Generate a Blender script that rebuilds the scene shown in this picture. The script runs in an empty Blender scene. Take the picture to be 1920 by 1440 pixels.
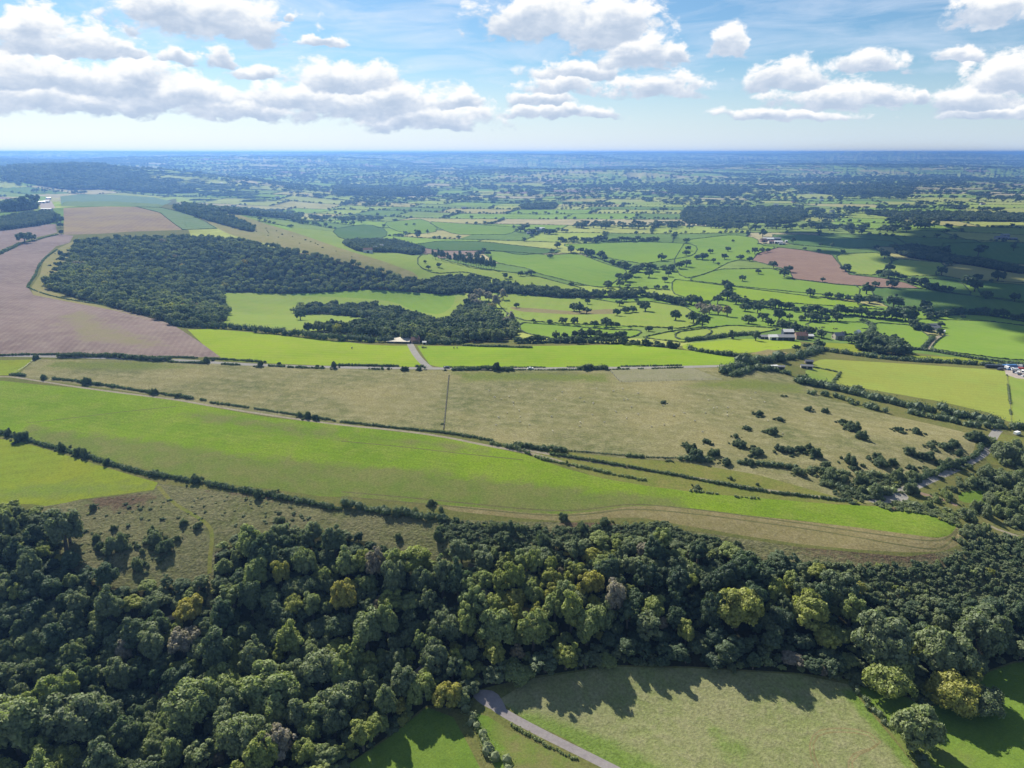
import bpy, bmesh, math, random, time
import numpy as np
from mathutils import Vector, Matrix
from mathutils.geometry import delaunay_2d_cdt
T0 = time.time()
R = random.Random(7)
G = np.random.default_rng(11)
S = bpy.context.scene
COL = S.collection
CAMZ = 150.0
FPX = 1321.0
PITCH = math.atan((720 - 285) / FPX)
SUN_AZ = math.radians(-28.0)      # clockwise from +Y
SUN_EL = math.radians(38.0)
SUN_DIR = np.array([math.sin(SUN_AZ) * math.cos(SUN_EL), math.cos(SUN_AZ) * math.cos(SUN_EL), math.sin(SUN_EL)])

# ------------------------------------------------------------------ noise
def _hash(ix, iy, seed):
    h = (ix.astype(np.int64) * 374761393 + iy.astype(np.int64) * 668265263 + seed * 1442695041) & 0x7fffffff
    h = ((h ^ (h >> 13)) * 1274126177) & 0x7fffffff
    h = (h ^ (h >> 16)) & 0xffff
    return h / 65535.0
def vnoise(x, y, seed=0):
    x = np.asarray(x, float); y = np.asarray(y, float)
    ix = np.floor(x); iy = np.floor(y)
    fx = x - ix; fy = y - iy
    fx = fx * fx * (3 - 2 * fx); fy = fy * fy * (3 - 2 * fy)
    a = _hash(ix, iy, seed); b = _hash(ix + 1, iy, seed); c = _hash(ix, iy + 1, seed); d = _hash(ix + 1, iy + 1, seed)
    return (a * (1 - fx) + b * fx) * (1 - fy) + (c * (1 - fx) + d * fx) * fy - 0.5
def fbm(x, y, seed=0, oct=3):
    s = 0; a = 1.0; x = np.asarray(x, float); y = np.asarray(y, float)
    for k in range(oct):
        s = s + a * vnoise(x, y, seed + k * 17); a *= 0.5; x = x * 2.03 + 3.1; y = y * 2.03 + 1.7
    return s

# ------------------------------------------------------------------ camera rays (survey of the photograph -> bearings)
def ray(px, py):
    dx = (np.asarray(px, float) - 960) / FPX; dy = (720 - np.asarray(py, float)) / FPX
    c, s = math.cos(PITCH), math.sin(PITCH)
    return dx, c + dy * s, -s + dy * c
def proj(x, y, z):
    c, s = math.cos(PITCH), math.sin(PITCH); z = z - CAMZ
    f = y * c - z * s; u = y * s + z * c
    return 960 + FPX * x / f, 720 - FPX * u / f

# ------------------------------------------------------------------ terrain: levels at known bearings, then a smooth surface
CT = [ # px, py, z
 (960,1440,-33),(1300,1380,-32),(1600,1400,-31),(1880,1330,-30),(700,1430,-36),(300,1430,-36),(0,1430,-36),(1150,1300,-31),(1850,1240,-29),
 (1000,1250,-28),(1300,1250,-28),(1600,1270,-28),(800,1280,-31),(500,1300,-33),(200,1280,-31),(0,1250,-26),(-300,1430,-38),(2250,1400,-30),(960,1650,-37),(200,1650,-42),(1800,1650,-33),
 (1000,1080,-14),(1300,1090,-15),(1550,1120,-17),(1750,1110,-17),(600,1120,-17),(300,1150,-18),(100,1130,-14),(1900,1100,-20),(450,1230,-27),
 (0,950,-2),(150,930,-2),(300,960,-4),(600,985,-6),(850,1000,-6),(1060,985,-6),(1300,1000,-7),(1600,1035,-9),(1780,1030,-11),
 (300,880,0),(600,925,-2),(900,940,-3),(1200,945,-4),(1500,975,-6),(1750,990,-8),(0,820,1),(300,790,1),(700,850,1),(1000,880,0),(1300,930,-3),
 (0,740,3),(960,760,2),(400,720,3),(1300,760,1),(1600,850,-4),(1800,830,-9),(1500,740,-5),(1300,870,-1),(1620,930,-7),
 (0,670,5),(400,682,4),(800,690,3),(1100,690,2),(1400,688,-1),(600,655,2),(1000,655,1),(1250,658,-1),
 (1550,720,-14),(1850,770,-17),(1700,690,-19),(1500,660,-16),(1880,880,-17),(1900,970,-19),(1920,700,-22),(2300,800,-22),(2300,1000,-24),
 (900,632,-12),(1100,632,-15),(1000,600,-30),(1200,590,-34),(1400,625,-26),(1500,618,-30),(1700,650,-34),(1900,640,-38),
 (150,640,7),(0,560,9),(280,600,5),(50,500,10),(120,440,10),(230,415,10),(215,375,14),(40,430,12),(-200,500,12),(20,380,20),(-300,640,8),
 (340,612,2),(470,622,-1),(620,632,-5),(740,640,-4),(480,590,-44),(560,590,-44),(480,550,-50),(760,560,-52),(620,545,-50),(860,560,-46),(800,600,-38),(640,600,-38),
 (90,525,6),(130,470,8),(200,455,8),(300,436,6),(440,436,2),(540,455,-2),(250,510,-8),(300,560,-12),(380,580,-26),(500,500,-22),(640,475,-9),(650,520,-38),(720,495,-18),(780,512,-30),
 (330,385,8),(420,405,0),(560,425,-20),(480,410,-8),(700,440,-62),(620,410,-64),(520,385,-66),(800,480,-58),
 (960,560,-44),(1185,560,-44),(1400,560,-46),(1700,580,-48),(1900,560,-52),(960,500,-52),(1200,500,-50),(1500,500,-50),(1800,480,-52),
 (900,450,-58),(1200,445,-55),(1450,445,-48),(1750,440,-54),(960,400,-62),(1300,390,-62),(1700,400,-60),(600,370,-68),(1920,380,-62),(2300,480,-55),(2300,400,-60),
]
CD = [ # px, distance, z
 (960,6000,-68),(1500,6000,-68),(1900,6000,-66),(700,5000,-68),(960,10000,-60),(1500,10000,-66),(1900,10000,-62),(600,9000,-55),
 (240,3000,-55),(120,2900,-30),(400,3000,-66),(300,3700,-50),(60,4300,40),(180,4600,58),(300,4300,34),(380,3900,-20),(-200,4200,50),(-400,3000,30),
 (420,4600,-45),(520,4600,-66),(200,6200,20),(0,6000,40),(420,7500,52),(560,8200,40),(640,9500,10),(300,9000,40),(100,10000,80),(-300,8000,90),
 (860,11500,86),(1000,12500,82),(720,13000,95),(1150,13500,60),(1400,15000,10),(1800,14000,-20),(500,13500,90),(250,14000,120),(0,14000,120),
 (0,26000,130),(200,26000,140),(350,26000,125),(560,26000,95),(760,27000,100),(950,26000,88),(1100,26000,125),(1300,26000,80),(1500,26000,105),(1640,26000,165),(1740,26000,100),(1920,26000,40),(2300,26000,70),(-400,26000,130),
 (0,50000,-60),(960,50000,-90),(1920,50000,-90),
]
def _ctrl():
    P = []
    for px, py, z in CT:
        a, b, c = ray(px, py); t = (z - CAMZ) / c
        P.append((a * t, b * t, z))
    for px, d, z in CD:
        a, b, c = ray(px, 285); k = d / math.hypot(a, b)
        P.append((a * k, b * k, z))
    for u in (-1.5, 0, 1.5):
        P.append((u * 70, 70, -45))
    return np.array(P)
CP = _ctrl()
def _feat(x, y): return np.stack([x / y * 1.15, np.log(y) * 1.3], -1)
_F = _feat(CP[:, 0], CP[:, 1])
_D = np.linalg.norm(_F[:, None] - _F[None], axis=-1)
_n = len(CP)
_A = np.block([[-_D + np.eye(_n) * 0.012, np.ones((_n, 1))], [np.ones((1, _n)), np.zeros((1, 1))]])
_W = np.linalg.solve(_A, np.append(CP[:, 2], 0))
GU = np.linspace(-1.7, 1.7, 341); GL = np.linspace(math.log(55), math.log(66000), 521)
def _grid():
    uu, ll = np.meshgrid(GU, GL); yy = np.exp(ll); xx = uu * yy
    f = _feat(xx.ravel(), yy.ravel()); out = np.empty(len(f))
    for i in range(0, len(f), 8000):
        out[i:i + 8000] = -np.linalg.norm(f[i:i + 8000, None] - _F[None], axis=-1) @ _W[:-1] + _W[-1]
    h = out.reshape(uu.shape)
    for _ in range(2):   # soften the kinks at the level points
        h[1:-1] = (h[:-2] + 2 * h[1:-1] + h[2:]) / 4; h[:, 1:-1] = (h[:, :-2] + 2 * h[:, 1:-1] + h[:, 2:]) / 4
    h += 1.0 * fbm(xx / 45, yy / 45, 3, 2) * np.clip(1.3 - yy / 900, 0.2, 1)
    far = np.clip((yy - 750) / 1500, 0, 1)
    h += far * 9 * fbm(xx / 420, yy / 420, 9, 2)
    f2 = np.clip((yy - 4500) / 6000, 0, 1) * np.clip(1.3 - yy / 40000, 0.45, 1)
    h += f2 * 75 * fbm(xx / 2300, yy / 2300, 21, 3)
    # named ridges on the skyline: bearing (px), distance, crest level, half depth
    for pts, w in RIDGES:
        P = []
        for px, d, z in pts:
            a, b, c = ray(px, 285); k = d / math.hypot(a, b); P.append((a * k, b * k, z))
        P = np.array(P); best = np.full(xx.shape, 1e12); top = np.zeros(xx.shape)
        for i in range(len(P) - 1):
            ab = P[i + 1, :2] - P[i, :2]; t = np.clip(((xx - P[i, 0]) * ab[0] + (yy - P[i, 1]) * ab[1]) / (ab @ ab), 0, 1)
            dd = (xx - P[i, 0] - t * ab[0]) ** 2 + (yy - P[i, 1] - t * ab[1]) ** 2; k = dd < best; best = np.where(k, dd, best); top = np.where(k, P[i, 2] * (1 - t) + P[i + 1, 2] * t, top)
        g = np.exp(-best / w ** 2); h = h + np.maximum(top + 9 * fbm(xx / 700, yy / 700, 5, 2) - h, 0) * g
    return np.where(h > 120, 120 + 36 * np.tanh((h - 120) / 36), h)   # no crest stands above the camera's own level
RIDGES = [([(-500, 5000, 70), (0, 4700, 66), (130, 4700, 72), (230, 4600, 58), (330, 4300, 22), (420, 3800, -30)], 620),
 ([(120, 8600, 60), (250, 8800, 96), (460, 9000, 104), (600, 9000, 100), (720, 9100, 74), (780, 9200, 10)], 700),
 ([(-500, 15000, 182), (0, 15000, 172), (120, 15000, 186), (330, 15200, 166), (560, 15500, 136), (800, 15800, 116)], 1300),
 ([(760, 12000, 60), (840, 12000, 108), (1000, 12200, 112), (1110, 12300, 100), (1150, 12500, 20)], 800), ([(1030, 17000, 90), (1090, 17000, 142), (1250, 17500, 132), (1420, 18000, 105)], 1200),
 ([(1450, 20000, 100), (1560, 20000, 158), (1660, 20000, 196), (1740, 20000, 158), (1800, 20500, 120), (1950, 21000, 90)], 1500), ([(1300, 9500, -20), (1500, 9500, 18), (1700, 9800, 10), (1900, 9800, -10)], 700), ([(800, 7000, -40), (1000, 7200, -5), (1200, 7200, -10), (1300, 7400, -40)], 500)]
GH = _grid()
def H(x, y):
    x = np.asarray(x, float); y = np.maximum(np.asarray(y, float), 56.0)
    a = (np.clip(x / y, -1.69, 1.69) - GU[0]) / (GU[1] - GU[0]); b = (np.log(y) - GL[0]) / (GL[1] - GL[0])
    b = np.clip(b, 0, len(GL) - 1.001)
    i = np.minimum(a.astype(int), len(GU) - 2); j = np.minimum(b.astype(int), len(GL) - 2); fa = a - i; fb = b - j
    return (GH[j, i] * (1 - fa) + GH[j, i + 1] * fa) * (1 - fb) + (GH[j + 1, i] * (1 - fa) + GH[j + 1, i + 1] * fa) * fb
_YS = np.geomspace(58, 62000, 1500)
def ground(px, py):
    """where the bearing through a surveyed point meets the terrain"""
    px = np.atleast_1d(np.asarray(px, float)); py = np.atleast_1d(np.asarray(py, float))
    X = np.empty(len(px)); Y = np.empty(len(px))
    for i in range(0, len(px), 400):
        a, b, c = ray(px[i:i + 400], py[i:i + 400])
        t = _YS[None] / b[:, None]; x = a[:, None] * t; z = CAMZ + c[:, None] * t
        d = z - H(x, np.broadcast_to(_YS[None], x.shape))
        hit = d < 0; k = np.where(hit.any(1), hit.argmax(1), len(_YS) - 1); k = np.maximum(k, 1); r = np.arange(len(k))
        d0 = d[r, k - 1]; d1 = d[r, k]; f = np.clip(d0 / np.maximum(d0 - d1, 1e-6), 0, 1)
        y = _YS[k - 1] + f * (_YS[k] - _YS[k - 1]); Y[i:i + 400] = y; X[i:i + 400] = a * y / b
    return np.stack([X, Y], 1)
OFF = {1: (0, 240, 3), 2: (640, 240, 3), 3: (1280, 240, 3), 4: (0, 640, 3), 5: (640, 640, 3), 6: (1280, 640, 3), 7: (0, 960, 2), 8: (960, 960, 2), 0: (0, 0, 1)}
def Q(z, pts):
    ox, oy, k = OFF[z]
    if isinstance(pts, str): pts = [tuple(float(v) for v in p.split(',')) for p in pts.split()]
    return [(ox + p[0] / k, oy + p[1] / k) + tuple(p[2:]) for p in pts]
def densify(pts, step, close):
    out = []; n = len(pts)
    for i in range(n if close else n - 1):
        a = pts[i]; b = pts[(i + 1) % n]; m = max(1, int(math.hypot(b[0] - a[0], b[1] - a[1]) / step))
        out += [(a[0] + (b[0] - a[0]) * k / m, a[1] + (b[1] - a[1]) * k / m) for k in range(m)]
    if not close: out.append(tuple(pts[-1][:2]))
    return out
def smooth(pts, close=False, it=1):
    for _ in range(it):
        o = []; n = len(pts)
        if not close: o.append(pts[0])
        for i in range(n if close else n - 1):
            a = pts[i]; b = pts[(i + 1) % n]
            o.append((a[0] * .75 + b[0] * .25, a[1] * .75 + b[1] * .25)); o.append((a[0] * .25 + b[0] * .75, a[1] * .25 + b[1] * .75))
        if not close: o.append(pts[-1])
        pts = o
    return pts
def roundoff(pts, cut=9.0):
    """take the sharp tip off every corner, at most `cut` along each side"""
    o = []; n = len(pts)
    for i in range(n):
        a, b, c = pts[i - 1], pts[i], pts[(i + 1) % n]
        for q in (a, c):
            d = math.hypot(q[0] - b[0], q[1] - b[1]); k = min(cut, d * .25) / max(d, 1e-6); o.append((b[0] + (q[0] - b[0]) * k, b[1] + (q[1] - b[1]) * k))
    return o
def wpoly(pts, step=14, sm=1):
    p = [q[:2] for q in pts]
    if sm: p = roundoff(p)
    p = densify(p, step, True); a = np.array(p); return ground(a[:, 0], a[:, 1])
def wline(pts, step=10, sm=1):
    p = [q[:2] for q in pts]
    if sm: p = smooth(p, False, sm)
    p = densify(p, step, False); a = np.array(p); return ground(a[:, 0], a[:, 1])
def inside(poly, x, y):
    r = np.zeros(len(x), bool); n = len(poly)
    bb = (x >= poly[:, 0].min()) & (x <= poly[:, 0].max()) & (y >= poly[:, 1].min()) & (y <= poly[:, 1].max())
    idx = np.nonzero(bb)[0]
    if not len(idx): return r
    xs = x[idx]; ys = y[idx]; c = np.zeros(len(idx), bool)
    for i in range(n):
        x1, y1 = poly[i]; x2, y2 = poly[(i + 1) % n]
        if y1 == y2: continue
        m = (y1 > ys) != (y2 > ys)
        c ^= m & (xs < (x2 - x1) * (ys - y1) / (y2 - y1) + x1)
    r[idx] = c; return r
def edge_dist(poly, x, y, close=True):
    d = np.full(len(x), 1e9); n = len(poly)
    for i in range(n if close else n - 1):
        a = poly[i]; b = poly[(i + 1) % n]; ab = b - a; L = max(ab @ ab, 1e-9)
        t = np.clip(((x - a[0]) * ab[0] + (y - a[1]) * ab[1]) / L, 0, 1)
        d = np.minimum(d, np.hypot(x - a[0] - t * ab[0], y - a[1] - t * ab[1]))
    return d
def resample(line, step):
    d = np.hypot(*np.diff(line, axis=0).T); s = np.append(0, np.cumsum(d)); n = max(2, int(s[-1] / step) + 1)
    t = np.linspace(0, s[-1], n); return np.stack([np.interp(t, s, line[:, 0]), np.interp(t, s, line[:, 1])], 1)
def ribbon(line, w):
    """outline of a strip of width w along a line"""
    line = np.asarray(line); t = np.gradient(line, axis=0); t /= np.maximum(np.hypot(t[:, 0], t[:, 1])[:, None], 1e-9)
    n = np.stack([-t[:, 1], t[:, 0]], 1); w = np.broadcast_to(np.asarray(w, float), (len(line),))[:, None]
    return np.concatenate([line + n * w / 2, (line - n * w / 2)[::-1]])

# ------------------------------------------------------------------ objects
def props(o, label=None, cat=None, group=None, kind=None):
    if label: o['label'] = label
    if cat: o['category'] = cat
    if group: o['group'] = group
    if kind: o['kind'] = kind
    return o
def link(o, parent=None):
    COL.objects.link(o)
    if parent is not None: o.parent = parent
    return o
def empty(name, loc=(0, 0, 0), rz=0.0):
    o = bpy.data.objects.new(name, None); o.location = loc; o.rotation_euler = (0, 0, rz); o.empty_display_size = 1
    return link(o)
def mesh_np(name, co, loops, sizes, mats, mat_idx=None, smooth_=False):
    me = bpy.data.meshes.new(name); co = np.asarray(co, np.float32)
    loops = np.asarray(loops, np.int32); sizes = np.asarray(sizes, np.int32)
    me.vertices.add(len(co)); me.vertices.foreach_set('co', co.ravel())
    me.loops.add(len(loops)); me.loops.foreach_set('vertex_index', loops)
    me.polygons.add(len(sizes)); st = np.append(0, np.cumsum(sizes)[:-1]).astype(np.int32)
    me.polygons.foreach_set('loop_start', st)
    if mat_idx is not None: me.polygons.foreach_set('material_index', np.asarray(mat_idx, np.int32))
    me.polygons.foreach_set('use_smooth', np.full(len(sizes), smooth_, bool))
    for m in mats: me.materials.append(m)
    me.update(calc_edges=True); return me
class MB:
    """collects shapes into one mesh"""
    def __init__(s): s.v = []; s.f = []; s.m = []; s.n = 0
    def add(s, v, f, mi=0):
        s.v.append(np.asarray(v, float)); s.f += [tuple(i + s.n for i in q) for q in f]; s.m += [mi] * len(f); s.n += len(v)
    def box(s, c, d, rz=0, mi=0):
        x, y, z = np.array(d) / 2; v = np.array([(a * x, b * y, e * z) for e in (-1, 1) for a, b in ((-1, -1), (1, -1), (1, 1), (-1, 1))])
        cs, sn = math.cos(rz), math.sin(rz); v = np.stack([v[:, 0] * cs - v[:, 1] * sn, v[:, 0] * sn + v[:, 1] * cs, v[:, 2]], 1) + np.array(c)
        s.add(v, [(0, 3, 2, 1), (4, 5, 6, 7), (0, 1, 5, 4), (1, 2, 6, 5), (2, 3, 7, 6), (3, 0, 4, 7)], mi)
    def tube(s, pts, radii, seg=7, mi=0):
        pts = [Vector(p) for p in pts]; rings = []
        v = []
        for i, p in enumerate(pts):
            t = (pts[min(i + 1, len(pts) - 1)] - pts[max(i - 1, 0)]).normalized()
            a = t.orthogonal().normalized(); b = t.cross(a)
            for k in range(seg):
                q = p + (a * math.cos(2 * math.pi * k / seg) + b * math.sin(2 * math.pi * k / seg)) * radii[i]; v.append(tuple(q))
        f = []
        for i in range(len(pts) - 1):
            for k in range(seg):
                f.append((i * seg + k, i * seg + (k + 1) % seg, (i + 1) * seg + (k + 1) % seg, (i + 1) * seg + k))
        f.append(tuple(range(seg))[::-1]); f.append(tuple((len(pts) - 1) * seg + k for k in range(seg)))
        s.add(v, f, mi)
    def ball(s, c, r, mi=0, seg=10, ring=6):
        v = [(0, 0, -1)]; r = np.broadcast_to(np.asarray(r, float), (3,))
        for j in range(1, ring):
            th = math.pi * j / ring
            v += [(math.sin(th) * math.cos(2 * math.pi * k / seg), math.sin(th) * math.sin(2 * math.pi * k / seg), -math.cos(th)) for k in range(seg)]
        v.append((0, 0, 1)); f = []
        for k in range(seg):
            f.append((0, 1 + (k + 1) % seg, 1 + k)); f.append((len(v) - 1, 1 + (ring - 2) * seg + k, 1 + (ring - 2) * seg + (k + 1) % seg))
            for j in range(ring - 2):
                f.append((1 + j * seg + k, 1 + j * seg + (k + 1) % seg, 1 + (j + 1) * seg + (k + 1) % seg, 1 + (j + 1) * seg + k))
        s.add(np.array(v) * r + np.array(c), f, mi)
    def mesh(s, name, mats, smooth_=False):
        co = np.concatenate(s.v); return mesh_np(name, co, [i for q in s.f for i in q], [len(q) for q in s.f], mats, s.m, smooth_)
    def obj(s, name, mats, parent=None, smooth_=False):
        if not isinstance(mats, (list, tuple)): mats = [mats]
        return link(bpy.data.objects.new(name, s.mesh(name, mats, smooth_)), parent)

# ------------------------------------------------------------------ material helpers
class NT:
    def __init__(s, nt): s.nt = nt; nt.nodes.clear()
    def n(s, typ, **kw):
        o = s.nt.nodes.new(typ)
        for k, v in kw.items(): setattr(o, k, v)
        return o
    def l(s, a, b): s.nt.links.new(a, b)
    def inp(s, sock, v):
        if isinstance(v, bpy.types.NodeSocket): s.l(v, sock)
        elif v is not None: sock.default_value = v
    def math(s, op, a, b=None, c=None, clamp=False):
        o = s.n('ShaderNodeMath', operation=op, use_clamp=clamp)
        for i, v in enumerate((a, b, c)): s.inp(o.inputs[i], v)
        return o.outputs[0]
    def vmath(s, op, a, b=None, c=None):
        o = s.n('ShaderNodeVectorMath', operation=op)
        for i, v in enumerate((a, b, c)): s.inp(o.inputs[i], v)
        return o.outputs['Value' if op in ('LENGTH', 'DOT_PRODUCT', 'DISTANCE') else 'Vector']
    def mix(s, fac, a, b, blend='MIX'):
        o = s.n('ShaderNodeMix', data_type='RGBA', blend_type=blend)
        s.inp(o.inputs[0], fac)
        for k, v in ((6, a), (7, b)):
            if isinstance(v, (tuple, list)): v = tuple(v)[:3] + (1,)
            s.inp(o.inputs[k], v)
        return o.outputs[2]
    def noise(s, vec, scale, detail=2, rough=.5, dist=0):
        o = s.n('ShaderNodeTexNoise'); s.inp(o.inputs['Vector'], vec); o.inputs['Scale'].default_value = scale
        o.inputs['Detail'].default_value = detail; o.inputs['Roughness'].default_value = rough; o.inputs['Distortion'].default_value = dist
        return o.outputs['Fac']
    def ramp(s, fac, stops, interp='LINEAR'):
        o = s.n('ShaderNodeValToRGB'); o.color_ramp.interpolation = interp; e = o.color_ramp.elements
        while len(e) < len(stops): e.new(0.5)
        for k, (p, c) in enumerate(stops):
            e[k].position = p; e[k].color = (c if isinstance(c, tuple) else (c, c, c))[:3] + (1,)
        s.inp(o.inputs[0], fac); return o.outputs[0]
    def remap(s, v, a, b, c=0.0, d=1.0):
        o = s.n('ShaderNodeMapRange'); s.inp(o.inputs[0], v)
        for k, q in zip((1, 2, 3, 4), (a, b, c, d)): o.inputs[k].default_value = q
        return o.outputs[0]
def new_mat(name):
    m = bpy.data.materials.new(name); m.use_nodes = True; return m, NT(m.node_tree)
def plain(name, col, rough=.8, var=.15, scale=3.0, metal=0.0):
    m, t = new_mat(name); geo = t.n('ShaderNodeTexCoord').outputs['Object']
    n = t.noise(geo, scale, 3); c = t.mix(t.remap(n, .3, .7), tuple(v * (1 - var) for v in col), tuple(min(1, v * (1 + var)) for v in col))
    b = t.n('ShaderNodeBsdfPrincipled'); t.inp(b.inputs['Base Color'], c); b.inputs['Roughness'].default_value = rough; b.inputs['Metallic'].default_value = metal
    o = t.n('ShaderNodeOutputMaterial'); t.l(b.outputs[0], o.inputs[0]); return m
# ------------------------------------------------------------------ ground materials
def field_mat(name, ca, cb, cc=None, big=70, mid=9, stripes=None, fine=.35, bump=.35, rough_cols=None, fine_scale=1.1, bd=.35, tuft=None):
    """ca/cb large patches, cc flecks, stripes = (direction deg, spacing m, strength); rough_cols: colours where the 'rough' layer is 1"""
    m, t = new_mat(name); pos = t.n('ShaderNodeNewGeometry').outputs['Position']
    n1 = t.noise(pos, 1 / big, 4, .6, .4); n2 = t.noise(pos, 1 / mid, 4, .65, .3); n3 = t.noise(pos, fine_scale, 3, .7)
    c = t.mix(t.remap(n1, .36, .64), ca, cb)
    c = t.mix(t.math('MULTIPLY', t.remap(n2, .42, .68), .65), c, cc or tuple(v * .72 for v in ca))
    if stripes:
        ang, sp, st = stripes[:3]; mp = t.n('ShaderNodeMapping'); t.l(pos, mp.inputs[0]); mp.inputs['Rotation'].default_value = (0, 0, math.radians(ang))
        sx = t.n('ShaderNodeSeparateXYZ'); t.l(mp.outputs[0], sx.inputs[0])
        wob = t.math('MULTIPLY', t.math('SUBTRACT', n2, .5), sp * .5)
        ph = t.math('MULTIPLY', t.math('ADD', sx.outputs[0], wob), 2 * math.pi / sp)
        w1 = t.math('SINE', ph); w2 = t.math('SINE', t.math('MULTIPLY', ph, 3.37)); w = t.math('ADD', t.math('MULTIPLY', w1, .6), t.math('MULTIPLY', w2, .4))
        w = t.math('MULTIPLY', w, t.remap(n1, .3, .6, .25, 1))
        k = t.math('MULTIPLY_ADD', w, st, 1.0); cr = t.n('ShaderNodeCombineXYZ')
        for i in range(3): t.l(k, cr.inputs[i])
        c = t.mix(1.0, c, cr.outputs[0], 'MULTIPLY')
    if rough_cols:
        at = t.n('ShaderNodeAttribute', attribute_name='rough'); r = t.math('ADD', at.outputs['Fac'], t.math('MULTIPLY', t.math('SUBTRACT', n2, .5), 1.3))
        r = t.remap(r, .3, .7); cr2 = t.mix(t.remap(n2, .35, .65), rough_cols[0], rough_cols[1]); c = t.mix(r, c, cr2)
    v = t.remap(n3, .25, .75, 1 - fine, 1 + fine); cv = t.n('ShaderNodeCombineXYZ')
    for i in range(3): t.l(v, cv.inputs[i])
    c = t.mix(1.0, c, cv.outputs[0], 'MULTIPLY')
    b = t.n('ShaderNodeBsdfDiffuse'); t.inp(b.inputs['Color'], c); b.inputs['Roughness'].default_value = .3
    if bump:
        hgt = t.math('ADD', n3, t.math('MULTIPLY', n2, 1.5)); bp = t.n('ShaderNodeBump'); bp.inputs['Strength'].default_value = bump; bp.inputs['Distance'].default_value = bd
        t.l(hgt, bp.inputs['Height']); t.l(bp.outputs[0], b.inputs['Normal'])
    o = t.n('ShaderNodeOutputMaterial'); t.l(b.outputs[0], o.inputs[0]); return m
M = {}
M['strip'] = field_mat('strip_grass', (.16, .238, .022), (.12, .19, .022), (.19, .23, .045), 60, 14, (-72, 4.2, .06), .34, .5, ((.12, .165, .035), (.155, .165, .055)))
M['lime'] = field_mat('yellow_green_grass', (.205, .235, .03), (.175, .232, .03), (.16, .19, .03), 40, 9, (70, 9, .05), .25, .35, ((.13, .2, .03), (.17, .2, .05)))
M['bright'] = field_mat('bright_pasture', (.195, .29, .026), (.165, .255, .028), (.22, .275, .04), 55, 12, (-88, 7, .08), .2, .25, ((.22, .29, .04), (.15, .24, .03)))
M['bright2'] = field_mat('lime_pasture', (.23, .305, .03), (.195, .275, .03), (.245, .285, .05), 60, 12, (-86, 7, .09), .2, .25)
M['yellow'] = field_mat('dry_yellow_pasture', (.235, .265, .055), (.215, .265, .055), (.22, .235, .05), 60, 12, (-80, 7, .08), .2, .3)
M['tan'] = field_mat('rough_downland', (.225, .203, .096), (.13, .138, .058), (.275, .25, .14), 60, 6, (-78, 9, .12), .42, .6, ((.12, .155, .04), (.15, .165, .05)))
M['scrub'] = field_mat('rough_scrub_grass', (.145, .14, .072), (.112, .122, .05), (.185, .17, .095), 22, 3.5, None, .5, .9, ((.10, .075, .05), (.13, .095, .06)), .8, .7)
M['verge'] = field_mat('dry_verge', (.21, .175, .085), (.17, .155, .065), (.25, .215, .12), 25, 4, None, .35, .6)
M['dull'] = field_mat('rough_verge_grass', (.125, .135, .042), (.15, .14, .055), (.10, .12, .035), 25, 5, None, .35, .5)
M['wedge'] = field_mat('wedge_grass', (.155, .165, .045), (.19, .175, .06), (.12, .16, .03), 30, 6, None, .3, .4)
M['meadow'] = field_mat('tussock_meadow', (.20, .205, .098), (.175, .20, .075), (.24, .228, .13), 26, 4.2, None, .36, .55, ((.12, .18, .035), (.14, .19, .05)), 1.0, .55)
M['lawn'] = field_mat('short_green_grass', (.115, .185, .03), (.14, .20, .035), (.095, .155, .028), 30, 5, (55, 3.0, .05), .25, .4, ((.16, .16, .06), (.13, .17, .04)), 1.6)
M['plough'] = field_mat('ploughed_soil', (.235, .178, .16), (.18, .134, .122), (.275, .225, .185), 80, 10, (-16, 4.6, .12), .15, .3, ((.235, .20, .13), (.215, .19, .115)))
M['plough2'] = field_mat('far_ploughed_soil', (.235, .155, .115), (.20, .13, .10), (.26, .18, .13), 90, 14, (40, 8, .05), .1, .2)
M['stubble'] = field_mat('tan_stubble', (.27, .205, .105), (.215, .155, .115), (.29, .225, .12), 90, 15, (-18, 10, .07), .12, .2)
M['crop'] = field_mat('pale_green_crop', (.15, .205, .09), (.13, .19, .08), (.17, .21, .10), 80, 15, (8, 22, .12), .1, .2)
M['vale'] = field_mat('vale_pasture', (.165, .255, .035), (.14, .225, .04), (.18, .25, .05), 110, 22, (-20, 16, .04), .12, .15)
M['vale2'] = field_mat('vale_pasture_pale', (.215, .275, .05), (.18, .25, .05), (.225, .255, .07), 110, 22, (10, 16, .04), .12, .15)
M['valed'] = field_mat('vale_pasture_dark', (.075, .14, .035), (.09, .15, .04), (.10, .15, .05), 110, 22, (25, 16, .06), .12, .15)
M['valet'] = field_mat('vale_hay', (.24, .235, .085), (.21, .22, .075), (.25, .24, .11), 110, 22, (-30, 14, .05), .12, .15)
M['slope'] = field_mat('dry_chalk_slope', (.235, .21, .085), (.19, .19, .065), (.26, .23, .12), 60, 12, None, .15, .3)
M['wood'] = field_mat('woodland_floor', (.035, .032, .018), (.03, .04, .016), (.05, .042, .025), 20, 4, None, .4, .6)
M['asphalt'] = field_mat('grey_asphalt', (.27, .255, .235), (.24, .225, .205), (.30, .285, .26), 8, 2, None, .1, .1)
M['lane'] = field_mat('mauve_lane', (.255, .23, .23), (.23, .205, .21), (.28, .26, .25), 8, 2, None, .12, .15)
M['dirt'] = field_mat('chalk_track', (.27, .235, .17), (.22, .19, .13), (.32, .29, .23), 9, 2, None, .2, .3)
M['red'] = field_mat('red_earth', (.235, .165, .12), (.20, .15, .11), (.27, .2, .15), 9, 2, None, .2, .3)
M['yard'] = field_mat('pale_yard', (.36, .31, .27), (.30, .25, .22), (.4, .36, .32), 14, 4, None, .2, .2)
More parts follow.
